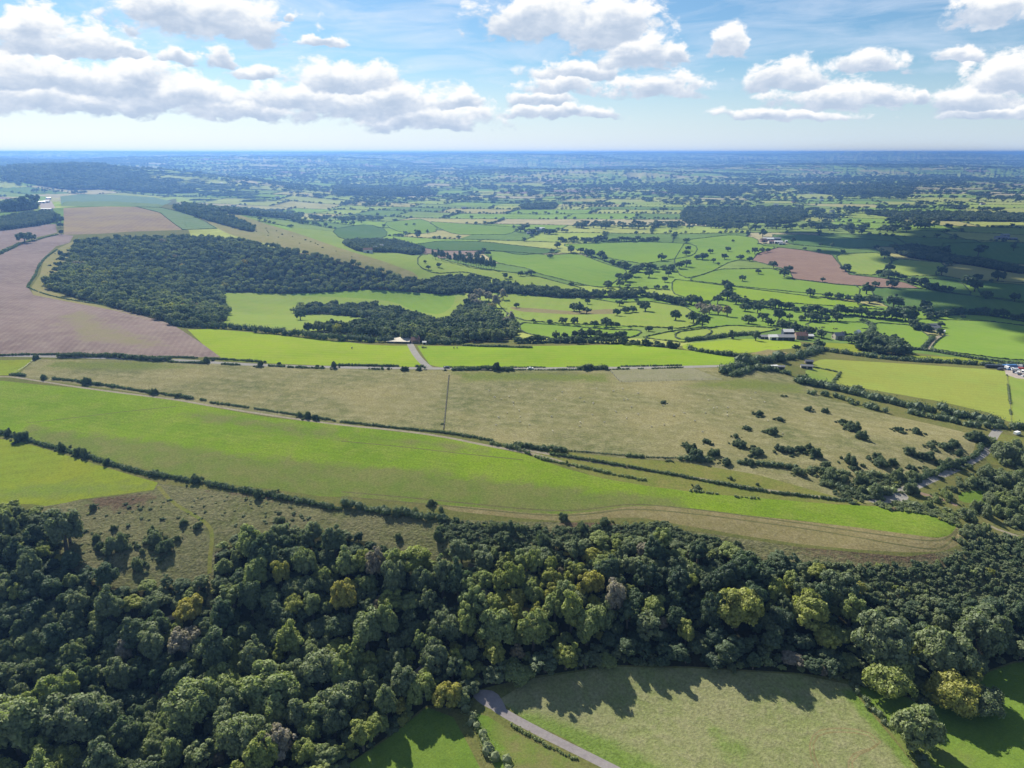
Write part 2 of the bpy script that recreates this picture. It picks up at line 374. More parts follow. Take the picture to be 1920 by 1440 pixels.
M['pond'] = field_mat('dull_water_meadow', (.075, .085, .095), (.085, .095, .105), (.07, .08, .09), 40, 9, None, .1, .05)
M['track'] = field_mat('tyre_track', (.12, .115, .05), (.135, .13, .06), (.10, .10, .045), 6, 2, None, .3, .4)
M['pale'] = field_mat('pale_fenced_grass', (.215, .205, .125), (.19, .19, .10), (.235, .22, .14), 14, 3, None, .3, .4)
LAT = 215.0; LROT = math.radians(-14)
def patchwork():
    m, t = new_mat('vale_patchwork'); pos = t.n('ShaderNodeNewGeometry').outputs['Position']
    uv = t.n('ShaderNodeUVMap', uv_map='lattice').outputs[0]; sx = t.n('ShaderNodeSeparateXYZ'); t.l(uv, sx.inputs[0])
    u, v = sx.outputs[0], sx.outputs[1]
    j = t.math('FLOOR', v); w = t.math('MULTIPLY_ADD', t.math('FRACT', t.math('MULTIPLY', j, .381966)), .9, .75)
    off = t.math('MULTIPLY', t.math('FRACT', t.math('MULTIPLY', j, .618034)), 7.0)
    i = t.math('FLOOR', t.math('DIVIDE', t.math('ADD', u, off), w))
    cv = t.n('ShaderNodeCombineXYZ'); t.l(i, cv.inputs[0]); t.l(j, cv.inputs[1])
    wn = t.n('ShaderNodeTexWhiteNoise', noise_dimensions='2D'); t.l(cv.outputs[0], wn.inputs[0])
    c = t.ramp(wn.outputs['Value'], [(0, (.15, .225, .04)), (.2, (.20, .25, .055)), (.36, (.10, .155, .04)), (.5, (.235, .26, .075)), (.68, (.26, .245, .10)), (.8, (.14, .19, .05)), (.9, (.19, .14, .11)), (.93, (.28, .25, .14))], 'CONSTANT')
    n1 = t.noise(pos, 1 / 90, 3); n2 = t.noise(pos, 1 / 14, 3)
    k = t.math('ADD', t.remap(n1, .3, .7, .84, 1.08), t.remap(n2, .3, .7, -.1, .1)); cr = t.n('ShaderNodeCombineXYZ')
    for q in range(3): t.l(k, cr.inputs[q])
    c = t.mix(1.0, c, cr.outputs[0], 'MULTIPLY')
    b = t.n('ShaderNodeBsdfDiffuse'); t.inp(b.inputs['Color'], c)
    o = t.n('ShaderNodeOutputMaterial'); t.l(b.outputs[0], o.inputs[0]); return m
M['patch'] = patchwork()
# foliage: each plant carries a 'tint' (0..1) that picks its leaf colour
TINTS = [(0, (0.048, 0.082, 0.044)), (0.14, (0.076, 0.12, 0.058)), (0.28, (0.127, 0.167, 0.082)), (0.42, (0.188, 0.226, 0.113)), (0.56, (0.231, 0.282, 0.101)), (0.7, (0.273, 0.311, 0.077)), (0.8, (0.336, 0.319, 0.067)), (0.88, (0.364, 0.265, 0.058)), (0.94, (0.231, 0.198, 0.151)), (1.0, (0.336, 0.301, 0.251))]
def foliage(name, vary=.35):
    m, t = new_mat(name); at = t.n('ShaderNodeAttribute', attribute_type='INSTANCER', attribute_name='tint')
    c = t.ramp(at.outputs['Fac'], TINTS)
    tc = t.n('ShaderNodeTexCoord').outputs['Object']; n = t.noise(tc, .55, 3, .6)
    c = t.mix(t.remap(n, .40, .75, 0, .22), c, (.175, .178, .075)); n2 = t.noise(tc, 4.0, 2, .6)
    k = t.remap(n2, .25, .75, 1 - vary, 1 + vary); cr = t.n('ShaderNodeCombineXYZ')
    for q in range(3): t.l(k, cr.inputs[q])
    c = t.mix(1.0, c, cr.outputs[0], 'MULTIPLY')
    d = t.n('ShaderNodeBsdfDiffuse'); t.l(c, d.inputs[0]); tr = t.n('ShaderNodeBsdfTranslucent')
    t.inp(tr.inputs[0], t.mix(1.0, c, (1.1, 1.18, .72), 'MULTIPLY'))
    ms = t.n('ShaderNodeMixShader'); ms.inputs[0].default_value = .42; t.l(d.outputs[0], ms.inputs[1]); t.l(tr.outputs[0], ms.inputs[2])
    gl = t.n('ShaderNodeBsdfGlossy'); gl.inputs['Roughness'].default_value = .68; gl.inputs['Color'].default_value = (.85, .9, .85, 1); m2 = t.n('ShaderNodeMixShader'); m2.inputs[0].default_value = .032; t.l(ms.outputs[0], m2.inputs[1]); t.l(gl.outputs[0], m2.inputs[2])   # waxy sheen of leaves
    o = t.n('ShaderNodeOutputMaterial'); t.l(m2.outputs[0], o.inputs[0]); return m
M['leaf'] = foliage('broad_leaves')
M['bark'] = plain('bark', (.10, .085, .065), .9, .3, 2.0)
# ------------------------------------------------------------------ fields, woods, roads: outlines surveyed on the terrain
FIELDS = []   # (object name, label, material, world outline)
def field(mat, label, z, pts, name='field', sm=1, step=14):
    FIELDS.append((name, label, mat, wpoly(Q(z, pts), step, sm)))
# vale pastures first (later outlines win)
V = field
V('dull', 'rough grass verges and banks between the plateau fields', 0, '-500,440 0,415 110,420 330,372 420,600 760,636 1100,640 1420,655 1500,640 1700,660 1960,690 2500,700 2700,1700 -700,1700', 'rough_verge', 0, 40)
V('vale2', 'grass floor of the combe between the woods', 0, '400,540 560,545 760,538 870,550 900,600 700,642 420,612')
V('vale2', 'pale grass foot of the dry ridge slope', 0, '540,425 640,436 760,465 860,495 900,520 860,545 780,525 640,480 540,450')
V('vale', 'green pasture lying under the tree belts of the near vale', 3, '-1100,900 -300,930 300,960 900,980 1300,1020 2050,1060 2050,1180 1300,1130 700,1130 0,1120 -800,1130')
V('vale', 'bright pasture sweeping below the poplar row to the oak belt', 2, '780,690 1000,700 1170,715 1330,705 1500,770 1620,800 1560,850 1490,900 1400,890 1230,850 1090,815 1050,790 870,760')
V('vale2', 'small light pasture right of the poplars above the hedge line', 2, '430,720 510,705 560,740 780,790 850,800 1080,830 1230,870 1390,910 1300,925 1000,890 850,850 700,810 520,820 430,780')
V('vale', 'wide bright pasture on the rise behind the oak belt', 2, '1230,655 1700,640 1950,650 2010,670 1980,720 1700,765 1540,740 1340,690')
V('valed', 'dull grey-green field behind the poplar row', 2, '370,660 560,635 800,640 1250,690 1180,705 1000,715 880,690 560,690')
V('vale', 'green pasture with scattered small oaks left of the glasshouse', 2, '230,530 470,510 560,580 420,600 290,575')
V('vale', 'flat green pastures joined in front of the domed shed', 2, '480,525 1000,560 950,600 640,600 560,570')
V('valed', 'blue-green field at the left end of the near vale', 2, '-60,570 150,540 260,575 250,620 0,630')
V('vale2', 'sunlit pasture with the tan footpath strip and scattered oaks', 2, '860,935 1100,935 1400,960 1560,985 1720,975 1960,1010 2020,1100 1920,1130 1700,1120 1200,1100 1000,1080 900,1020')
V('verge', 'tan footpath strip crossing the sunlit pasture', 2, '930,1005 1100,1015 1300,1030 1540,1015 1560,1045 1300,1050 1000,1032', 'path')
V('vale', 'narrow green field below the line of seven oaks', 2, '1000,1095 1200,1108 1500,1135 1700,1140 1650,1180 1400,1180 1200,1190 1010,1150')
V('vale2', 'rough pale paddock right of the narrow green field', 2, '1690,1180 1850,1145 2040,1120 2100,1150 1950,1210 1850,1200')
V('vale', 'large bright pasture left of the ploughed wedge', 3, '20,630 280,600 420,620 430,660 540,670 420,705 390,745 280,745 140,820 0,850 -60,760')
V('vale', 'bright pasture below the ploughed wedge', 3, '20,855 200,795 520,790 600,845 860,880 1000,890 990,950 700,930 300,890')
V('bright', 'vivid long pasture above the hedgerow oaks', 3, '-60,850 20,860 300,895 700,945 950,975 1150,1025 1000,1015 820,1000 350,970 180,960 140,985 0,950 -60,930')
V('vale2', 'pasture in half shade right of the ploughed wedge', 3, '860,710 1110,700 1190,750 1130,800 1080,830 940,820 880,760')
V('plough2', 'pinkish ploughed wedge in the middle of the vale', 3, '540,672 700,690 840,715 900,790 940,825 1120,845 1250,870 1340,905 1150,900 860,880 620,850 600,800 500,775 390,745 420,705', sm=0)
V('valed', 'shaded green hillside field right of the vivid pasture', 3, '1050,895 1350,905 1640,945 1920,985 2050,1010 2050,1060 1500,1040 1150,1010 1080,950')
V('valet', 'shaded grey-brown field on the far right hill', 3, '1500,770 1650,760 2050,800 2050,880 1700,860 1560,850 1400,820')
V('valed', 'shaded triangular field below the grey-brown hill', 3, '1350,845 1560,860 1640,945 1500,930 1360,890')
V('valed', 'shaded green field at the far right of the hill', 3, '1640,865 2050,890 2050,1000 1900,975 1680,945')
V('vale2', 'pasture strip in the shade beside the stream trees', 3, '1190,735 1480,760 1450,830 1240,835 1150,800')
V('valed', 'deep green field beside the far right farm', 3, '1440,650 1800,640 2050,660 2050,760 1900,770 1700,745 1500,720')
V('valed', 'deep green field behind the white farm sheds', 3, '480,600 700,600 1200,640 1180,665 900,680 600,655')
V('vale', 'green pasture with grazing cows behind the near farm', 3, '690,1095 860,1090 1030,1095 1060,1130 1000,1165 860,1160 720,1130')
V('vale', 'bright field with a curved tree edge right of the near farm', 3, '1070,1095 1290,1110 1400,1180 1390,1215 1360,1245 1260,1230 1130,1180 1060,1160')
V('vale', 'big green field partly shaded at the right edge', 3, '1310,1075 1700,1085 2050,1130 2050,1320 1800,1300 1390,1245 1430,1195 1480,1165 1450,1130 1300,1110')
V('pond', 'grey-blue patch beside the trees in the big green field', 3, '1305,1100 1440,1098 1460,1120 1430,1140 1330,1135', 'field', 0)
V('lime', 'yellow-green strip between two hedges below the near farm', 3, '755,1205 960,1215 1270,1280 1560,1290 1800,1320 1560,1320 1200,1280 960,1260 780,1225')
V('bright2', 'pale yellow-green meadow in front of the near farm', 3, '0,1215 330,1185 670,1200 660,1235 400,1262 200,1270 0,1245')
V('vale2', 'rough paddock left of the near farm buildings', 3, '-40,1150 270,1110 560,1130 400,1160 100,1190 -40,1190')
V('verge', 'bare tan patch in the paddock by the scrubby lane', 3, '380,1268 480,1245 640,1270 500,1285', sm=0)
V('bright2', 'green end of the long pasture beside the scrubby lane', 3, '0,1255 300,1290 400,1330 390,1338 0,1345')
V('yellow', 'large yellow-green hay field beyond the scrub hedge', 0, '1523,680 1540,673 1700,682 1860,693 1930,702 1930,800 1893,792 1860,775 1760,752 1660,735 1600,725 1560,718 1510,705')
V('vale2', 'small green paddock at the corner of the hay field', 0, '1505,697 1525,690 1570,704 1560,722 1530,716')
V('vale2', 'green paddock beyond the fence at the right edge', 0, '1890,705 1990,700 1990,815 1905,797 1897,760')
V('yard', 'pale yard crowded with parked vehicles at the right edge', 0, '1882,690 1930,692 1960,700 1960,715 1905,709 1886,702', 'yard', 0)
# scarp, combe and plateau on the left
V('crop', 'pale green striped crop on the far end of the ridge', 0, '113,368 150,364 215,365 290,370 322,378 300,389 210,386 115,387', sm=0)
V('bright', 'bright green field beside the far ridge farm', 0, '-10,378 60,369 92,368 80,378 60,380 -10,380')
V('stubble', 'tan and brown stubble field on the ridge above the wood', 0, '119,390 200,387 255,388 300,399 330,422 343,431 250,434 190,438 120,440', sm=0)
V('crop', 'pale green wedge beside the stubble field', 0, '257,388 300,389 350,400 385,415 407,429 343,431 330,422 300,399', sm=0)
V('slope', 'dry pale grass slope running down the ridge', 0, '322,378 400,385 440,400 500,420 560,438 640,466 720,490 782,513 785,530 720,520 640,497 560,470 520,462 430,440 385,415 350,400')
V('plough', 'upper pinkish ploughed field at the left edge', 0, '-30,430 40,424 104,420 107,436 60,447 20,461 -30,482', sm=0)
V('yard', 'pale farmyard on the far ridge', 0, '70,382 92,372 104,390 80,394', 'yard', 0)
V('plough', 'large pinkish ploughed field sweeping along the plateau edge', 0, '-60,490 20,464 60,450 108,438 138,442 130,455 105,462 78,487 70,512 52,538 62,552 130,562 220,580 320,606 345,622 380,645 413,669 330,671 110,664 -60,664', sm=0)
V('slope', 'dry grass bank between the ploughed field and the wood', 0, '138,452 150,470 130,490 118,505 90,525 80,532 100,548 200,576 300,604 330,612 220,583 130,566 62,553 58,540 75,515 82,488 108,466', sm=0)
V('vale2', 'sunlit combe floor pasture below the hanging wood', 0, '405,546 470,544 530,549 560,556 538,570 560,590 556,612 425,606 420,585')
V('vale', 'curved green pasture between the two combe woods', 0, '530,552 640,545 700,540 760,541 855,553 850,572 828,590 780,584 740,566 690,560 600,556')
V('vale2', 'small pale pasture tongue in the middle of the combe', 0, '560,588 600,582 690,594 660,600 570,606')
# plateau
V('bright2', 'bright yellow-green field along the road, left of the lane', 0, '352,618 400,617 470,623 600,636 690,646 735,648 768,648 778,662 796,688 700,687 600,685 500,681 420,676 413,669 380,645', sm=0)
V('bright', 'bright green field along the road, right of the lane', 0, '782,648 900,650 1050,648 1180,646 1270,655 1340,663 1400,676 1400,683 1290,687 1140,688 1000,689 830,689 806,684 792,664', sm=0)
V('tan', 'broad tan rough pasture dotted with bushes', 0, '66,674 250,675 420,683 600,691 790,694 1000,694 1140,693 1300,690 1420,690 1480,702 1510,716 1545,745 1640,772 1740,794 1832,816 1825,850 1760,885 1700,915 1660,940 1590,945 1500,925 1420,905 1280,865 1160,858 1060,846 985,840 900,822 830,806 640,793 500,776 330,748 200,728 30,706', sm=0)
V('lime', 'small bright field at the left edge below the road', 0, '-30,676 62,674 28,703 -30,704', sm=0)
V('wedge', 'narrow grass wedge between the track and the rough pasture', 0, '985,843 1060,848 1180,860 1290,868 1420,890 1500,912 1590,938 1640,946 1500,938 1330,920 1200,900 1100,876')
V('wedge', 'dry grass strip between two farm tracks', 0, '1010,850 1100,872 1200,892 1330,912 1480,932 1620,945 1560,948 1400,935 1250,918 1120,896')
V('pale', 'pale fenced square beside the road', 0, '1142,693 1220,691 1300,690 1355,712 1260,714 1163,717', sm=0)
V('strip', 'long vivid green strip field across the plateau', 0, '-40,709 60,720 165,729 330,751 500,782 640,797 740,809 830,818 910,836 985,852 1060,878 1130,897 1220,912 1330,926 1450,936 1560,945 1680,951 1760,961 1790,974 1792,990 1782,1003 1760,1009 1700,1002 1600,988 1500,976 1400,966 1300,955 1240,949 1180,949 1130,958 1060,964 990,962 900,952 800,944 690,934 600,930 500,916 400,905 300,886 200,862 130,846 60,826 -40,812', sm=0)
V('verge', 'dry margin of tyre-marked grass below the strip field', 0, '800,944 900,952 990,962 1060,964 1130,958 1180,949 1240,949 1400,966 1600,988 1760,1009 1782,1003 1792,990 1800,985 1812,1000 1800,1020 1770,1034 1700,1036 1600,1030 1500,1020 1400,1005 1300,988 1200,970 1130,972 1060,978 960,970 850,958')
V('lime', 'yellow-green field corner at the left edge', 0, '-40,820 30,826 110,849 190,874 250,892 296,905 288,918 230,926 150,936 95,950 60,945 -40,946', sm=0)
V('scrub', 'rough brown scrubland bank with bushes and a path', 0, '296,906 400,920 480,927 560,940 640,952 800,972 960,978 1130,980 1300,996 1500,1026 1700,1044 1800,1030 1830,1000 1930,1000 1990,1060 1990,1250 1900,1240 1700,1200 1500,1150 1300,1100 1000,1080 800,1080 400,1200 150,1150 -40,1090 -40,1000 80,950 150,938 230,928 288,920', sm=0)
V('lawn', 'small green clearing among the bushes at the right', 0, '1795,925 1830,918 1880,930 1880,945 1800,942')
V('wedge', 'grassy corner beside the lane bend at the right', 0, '1870,812 1960,830 1960,880 1850,870 1850,845')
W_NEAR = wpoly([(-60, 960), (70, 962), (108, 1010), (120, 1060), (170, 1090), (250, 1110), (330, 1100), (385, 1090), (388, 1150), (396, 1150), (403, 1035), (443, 1022), (517, 1006), (583, 1004), (640, 1010), (690, 1015), (750, 1045), (773, 1055), (830, 1062), (873, 1055), (940, 1030), (1007, 1035), (1073, 1022), (1140, 1018), (1207, 1012), (1273, 1024), (1357, 1034), (1447, 1052), (1530, 1086), (1620, 1120), (1700, 1140), (1800, 1140), (1980, 1130), (2230, 1120), (2230, 1230), (1980, 1232), (1900, 1240), (1850, 1258), (1810, 1300), (1740, 1325), (1700, 1305), (1640, 1290), (1600, 1275), (1500, 1262), (1300, 1250), (1150, 1247), (1000, 1268), (900, 1292), (868, 1330), (800, 1322), (720, 1385), (630, 1450), (560, 1560), (-60, 1560)], 14, 0)
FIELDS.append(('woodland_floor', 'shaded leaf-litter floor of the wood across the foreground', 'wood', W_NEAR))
V('lawn', 'shaded green corner field at the bottom centre', 0, '600,1480 640,1442 722,1388 800,1326 850,1345 880,1400 905,1450 930,1540 700,1560', sm=0)
V('lawn', 'narrow green wedge between the thick hedge and the lane', 0, '880,1335 915,1343 960,1372 1060,1420 1140,1460 1200,1500 960,1500 930,1440 905,1400', sm=0)
V('meadow', 'grey-green tussocky meadow with wheel tracks at the bottom right', 0, '935,1312 1000,1272 1150,1250 1300,1253 1500,1265 1590,1283 1640,1345 1690,1405 1740,1470 1760,1540 1240,1540 1160,1440 1060,1385 985,1350', sm=0)
V('lawn', 'short green field in the bottom right corner', 0, '1600,1284 1640,1293 1700,1308 1740,1328 1812,1303 1852,1261 1902,1243 1990,1235 1990,1560 1780,1560 1745,1475 1690,1400', sm=0)
# woods beyond
W_HANG = wpoly([(136, 457), (200, 452), (330, 447), (440, 450), (520, 466), (640, 491), (720, 513), (790, 530), (850, 543), (852, 554), (760, 547), (690, 543), (620, 548), (540, 551), (470, 549), (412, 549), (428, 585), (424, 606), (385, 612), (335, 610), (280, 596), (200, 573), (130, 556), (84, 540), (90, 526), (118, 510), (134, 490)], 14, 1)
W_COMBE = [wpoly([(545, 586), (600, 577), (700, 579), (745, 585), (790, 601), (830, 607), (800, 611), (720, 603), (690, 597), (600, 588), (562, 592)], 14, 1),
 wpoly([(562, 622), (690, 612), (760, 611), (830, 612), (852, 596), (872, 574), (905, 572), (925, 590), (966, 618), (966, 634), (930, 643), (860, 643), (760, 641), (700, 633), (600, 624)], 14, 1)]
W_FAR = [wpoly(Q(2, '470,885 510,862 640,848 760,850 880,885 1000,905 1140,920 1300,932 1420,945 1660,935 1680,955 1450,957 1200,955 1000,935 860,925 700,930 520,935 480,910'), 14, 1),
 wpoly(Q(3, '0,460 200,455 480,455 620,450 720,490 600,540 300,530 0,540'), 14, 1),
 wpoly(Q(3, '1180,690 1280,670 1440,690 1500,730 1700,750 1920,800 1920,825 1600,770 1400,750 1240,725'), 14, 1),
 wpoly(Q(1, '960,455 1100,440 1330,520 1440,570 1420,590 1250,545 1100,500'), 14, 1),
 wpoly(Q(1, '-40,530 150,490 300,480 340,520 250,545 0,580 -40,570'), 14, 1),
 wpoly(Q(1, '-20,430 60,420 210,430 215,458 20,475'), 14, 1),
 wpoly(Q(3, '1000,480 1400,480 1920,490 1920,530 1300,520'), 14, 1),
 wpoly(Q(3, '960,1230 1100,1180 1240,1230 1270,1270 1180,1285 1000,1255'), 14, 1),
 wpoly(Q(2, '1000,440 1180,430 1220,455 1020,460'), 14, 1), wpoly(Q(2, '-40,330 300,340 520,360 500,385 100,380 -40,378'), 14, 1),
 wpoly(Q(2, '1800,340 2100,330 2300,350 2200,385 1900,375'), 14, 1),
 wpoly(Q(3, '600,340 1000,330 1300,350 1250,385 800,375'), 14, 1),
 wpoly(Q(1, '0,250 200,205 400,200 560,215 700,240 820,290 1000,330 1120,365 900,370 600,345 380,350 150,310 0,290'), 14, 1),
 wpoly(Q(1, '1100,470 1250,450 1600,480 1700,520 1500,500'), 14, 1),
 wpoly(Q(2, '0,650 120,640 300,640 480,690 420,720 300,700 100,700'), 14, 1)]
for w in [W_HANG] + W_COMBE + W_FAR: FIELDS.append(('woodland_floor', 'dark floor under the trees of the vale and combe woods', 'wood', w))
def road(name, label, mat, pts, w, z=0, sm=2):
    line = resample(wline(Q(z, pts), 8, sm), 4.0); FIELDS.append((name, label, mat, ribbon(line, w))); return line
ROAD = road('road', 'grey country road running across the plateau between hedges', 'asphalt', '-60,666 60,667 110,668 330,675 420,681 520,686 640,689 790,690.5 900,691.5 990,691 1140,690 1290,688 1390,685 1440,678 1480,668', 6.0)
road('lane', 'straight lane from the road to the pale roofed shed', 'asphalt', '767,640 772,652 782,668 795,682 806,690.5', 5.5)
road('lane', 'bright lane climbing to the hidden farm in the right vale', 'dirt', '1735,656 1742,646 1752,636 1765,629 1775,628', 6.0)
TRK1 = road('track', 'pale farm track along the top of the strip field', 'dirt', '-40,707 15,706 35,708 165,729 330,749 385,759 500,778 640,797 740,806 830,818 910,835 975,846 1030,858 1080,875', 2.2)
road('track', 'second farm track crossing the grass wedge', 'dirt', '975,842 1040,853 1140,870 1280,892 1380,910 1480,926 1590,937', 2.4)
road('road', 'sunlit lane bending past the bushes to the car park', 'asphalt', '1635,942 1680,925 1715,912 1745,898 1792,878 1825,861 1850,845 1856,830 1866,812 1872,806', 5.0)
FIELDS.append(('car_park', 'pale gravel car park by the lane junction', 'asphalt', wpoly([(1636, 943), (1662, 931), (1680, 922), (1697, 924), (1706, 935), (1690, 941), (1660, 944)], 10, 1)))
road('path', 'reddish earth path leaving the car park', 'red', '1715,922 1745,930 1775,938 1795,948', 3.2)
road('path', 'chalky path among the bushes at the right edge', 'dirt', '1850,983 1875,995 1905,1003 1925,1015', 2.2)
road('lane', 'mauve tarmac lane leaving the bottom of the picture', 'lane', '905,1300 925,1325 970,1351 1040,1387 1150,1441 1260,1500', 3.2)
FIELDS.append(('lane_mouth', 'wide mauve tarmac pull-in where the lane meets the wood', 'lane', wpoly([(884, 1302), (900, 1292), (930, 1296), (945, 1318), (952, 1338), (925, 1332), (898, 1318)], 8, 1)))
road('lane', 'short stretch of lane showing between the trees', 'lane', '748,1290 775,1272 800,1255 818,1228', 4.5)
road('path', 'pale footpath glimpsed in the dark wood', 'dirt', '215,1182 260,1174 300,1165 345,1150', 2.2)
road('fence_strip', 'dark strip of long grass under the pasture fence', 'wood', '842,703 839,735 836,765 832,806', .8)
road('path', 'faint grassy footpath over the scrubland to the wood', 'wedge', '297,912 320,940 353,960 383,977 397,993 398,1010 393,1050 393,1075', 1.7)
for off in (0, 9):
    road('tyre_track', 'tyre track curving along the dry margin of the strip', 'track', [(640, 922 + off), (780, 934 + off), (900, 946 + off), (1000, 956 + off), (1080, 958 + off), (1140, 950 + off), (1190, 944 + off), (1300, 954 + off), (1400, 967 + off), (1550, 988 + off), (1700, 1010 + off * 1.6), (1760, 1016 + off * 1.8), (1784, 1004 + off * 1.2), (1795, 992 + off * .5)], .9)
road('tyre_track', 'dark straight tyre line across the left of the strip field', 'track', '50,793 150,782 230,772 330,762', .8)
road('tyre_track', 'faint tyre line along the strip field', 'track', '640,827 760,838 860,850 980,862', .8)
for off in (0, 7):
    road('tyre_track', 'wheel track looping over the tussocky meadow', 'verge', [(1530 + off, 1440), (1515 + off, 1405), (1525 + off * .6, 1372 + off), (1560, 1364 + off), (1620, 1368 + off), (1650 - off, 1385), (1652 - off, 1400), (1610, 1408 + off), (1590 + off, 1420), (1592 + off, 1450)], .6)
# soft patches inside fields (0..1 layer): world outline, feather metres, strength
ROUGH = [(wpoly(Q(4, '170,480 500,530 900,560 1300,630 1600,665 1920,692') + Q(5, '400,725 850,785 1200,815 1500,850 1920,885 1920,960 1400,990 900,960 400,920 0,900') + Q(4, '1500,880 1000,790 600,690 300,600 150,540'), 14, 0), 9, 1),
 (wpoly(Q(4, '1000,380 1500,440 1920,500 1920,560 1500,520 1050,430'), 14, 0), 7, .75), (wpoly(Q(5, '0,500 600,560 950,640 1000,665 600,610 0,555'), 14, 0), 6, .65),
 (wpoly(Q(8, '0,740 200,790 420,880 560,960 0,1100 -60,800'), 14, 0), 5, 1), (wpoly(Q(8, '1230,670 1290,660 1480,860 1560,960 1470,960 1380,840'), 14, 0), 3, 1), (wpoly(Q(8, '700,760 900,860 960,960 800,960 740,860'), 14, 0), 6, .6),
 (wpoly(Q(5, '600,160 900,170 1500,180 1540,235 1000,220 650,230'), 14, 0), 10, .8), (wpoly(Q(6, '0,260 700,300 700,240 300,200 0,240'), 14, 0), 9, .7),
 (wpoly(Q(4, '300,100 900,110 1200,150 700,170 200,160'), 14, 0), 9, .7), (wpoly(Q(4, '-30,820 300,780 800,800 880,820 700,850 200,900 -30,900'), 14, 0), 7, .7),
 (wpoly(Q(6, '450,1080 900,1150 1400,1170 1500,1230 1300,1260 700,1180'), 14, 0), 8, 1), (wpoly(Q(5, '1200,960 1600,940 1900,1020 1500,1090 1250,1040'), 14, 0), 6, 1), (wpoly(Q(4, '480,860 800,850 900,880 700,960 500,940'), 14, 0), 6, .8),
 (wpoly(Q(1, '330,1060 450,1030 700,1150 950,1240 600,1200 450,1180'), 14, 0), 18, .9), (wpoly(Q(8, '1280,800 1700,880 1760,960 1600,960'), 14, 0), 7, .7)]

def lattice(x, y):
    wx = x + 150 * fbm(x / 900, y / 900, 41, 2); wy = y + 150 * fbm(x / 900, y / 900, 57, 2)
    c, s = math.cos(LROT), math.sin(LROT); return (wx * c + wy * s) / LAT, (-wx * s + wy * c) / LAT
def build_ground():
    KU, KV = 1321.0 * 1.05, 270000.0
    us = np.concatenate([np.arange(-2200, -1150, 45), np.arange(-1150, 1150, 9), np.arange(1150, 2201, 45)])
    vs = np.concatenate([np.geomspace(4.1, 40, 150), np.arange(42, 330, 4.0), np.arange(330, 1750, 7.0), np.arange(1750, 4400, 30)])
    uu, vv = np.meshgrid(us, vs); uu = uu + G.uniform(-2, 2, uu.shape); vv = vv + G.uniform(-.3, .3, vv.shape) * np.clip((vv - 40) / 160, 0, 3)
    pts = [np.stack([uu.ravel(), vv.ravel()], 1)]; edges = []; n = len(pts[0])
    for _, _, _, p in FIELDS:
        q = np.stack([p[:, 0] / p[:, 1] * KU, KV / p[:, 1]], 1); k = np.append(True, np.hypot(*(np.diff(q, axis=0)).T) > .25); q = q[k]
        if len(q) < 3: continue
        pts.append(q); edges += [(n + i, n + (i + 1) % len(q)) for i in range(len(q))]; n += len(q)
    P = np.concatenate(pts)
    print('cdt', len(P), len(edges), round(time.time() - T0, 1))
    r = delaunay_2d_cdt([Vector(p) for p in P], edges, [], 0, 1e-4)
    v = np.array([tuple(p) for p in r[0]]); f = np.array(r[2], int)
    print('cdt done', len(v), len(f), round(time.time() - T0, 1))
    y = KV / np.maximum(v[:, 1], 3.9); x = v[:, 0] / KU * y; z = H(x, y)
    co = np.stack([x, y, z], 1); cx = v[f].mean(1); yc = KV / cx[:, 1]; xc = cx[:, 0] / KU * yc
    fid = np.full(len(f), -1)
    for k, (_, _, _, p) in enumerate(FIELDS):
        fid[inside(p, xc, yc)] = k
    a = co[f]; nz = np.cross(a[:, 1] - a[:, 0], a[:, 2] - a[:, 0])[:, 2]; f[nz < 0] = f[nz < 0][:, ::-1]
    rough = np.zeros(len(co))
    for p, w, s in ROUGH:
        near = (co[:, 0] > p[:, 0].min() - 40) & (co[:, 0] < p[:, 0].max() + 40) & (co[:, 1] > p[:, 1].min() - 40) & (co[:, 1] < p[:, 1].max() + 40)
        i = np.nonzero(near)[0]
        if not len(i): continue
        d = edge_dist(p, co[i, 0], co[i, 1]) * np.where(inside(p, co[i, 0], co[i, 1]), 1, -1)
        rough[i] = np.maximum(rough[i], s * np.clip(d / (2 * w) + .5, 0, 1))
    lu, lv = lattice(co[:, 0], co[:, 1])
    for k in range(-1, len(FIELDS)):
        sel = f[fid == k]
        if not len(sel): continue
        ids, inv = np.unique(sel, return_inverse=True)
        name, label, mat = ('ground', 'rolling patchwork of hedged fields reaching to the horizon', 'patch') if k < 0 else FIELDS[k][:3]
        me = mesh_np(name, co[ids], inv.ravel(), np.full(len(sel), 3), [M[mat]], None, True)
        at = me.attributes.new('rough', 'FLOAT', 'POINT'); at.data.foreach_set('value', rough[ids].astype(np.float32))
        if k < 0:
            uvl = me.uv_layers.new(name='lattice'); li = ids[inv.ravel()]
            uvl.data.foreach_set('uv', np.stack([lu[li], lv[li]], 1).astype(np.float32).ravel())
        props(link(bpy.data.objects.new(name, me)), label, None, None, 'structure')
build_ground()
def in_manual(x, y):
    r = np.zeros(len(x), bool)
    for _, _, _, p in FIELDS: r |= inside(p, x, y)
    return r
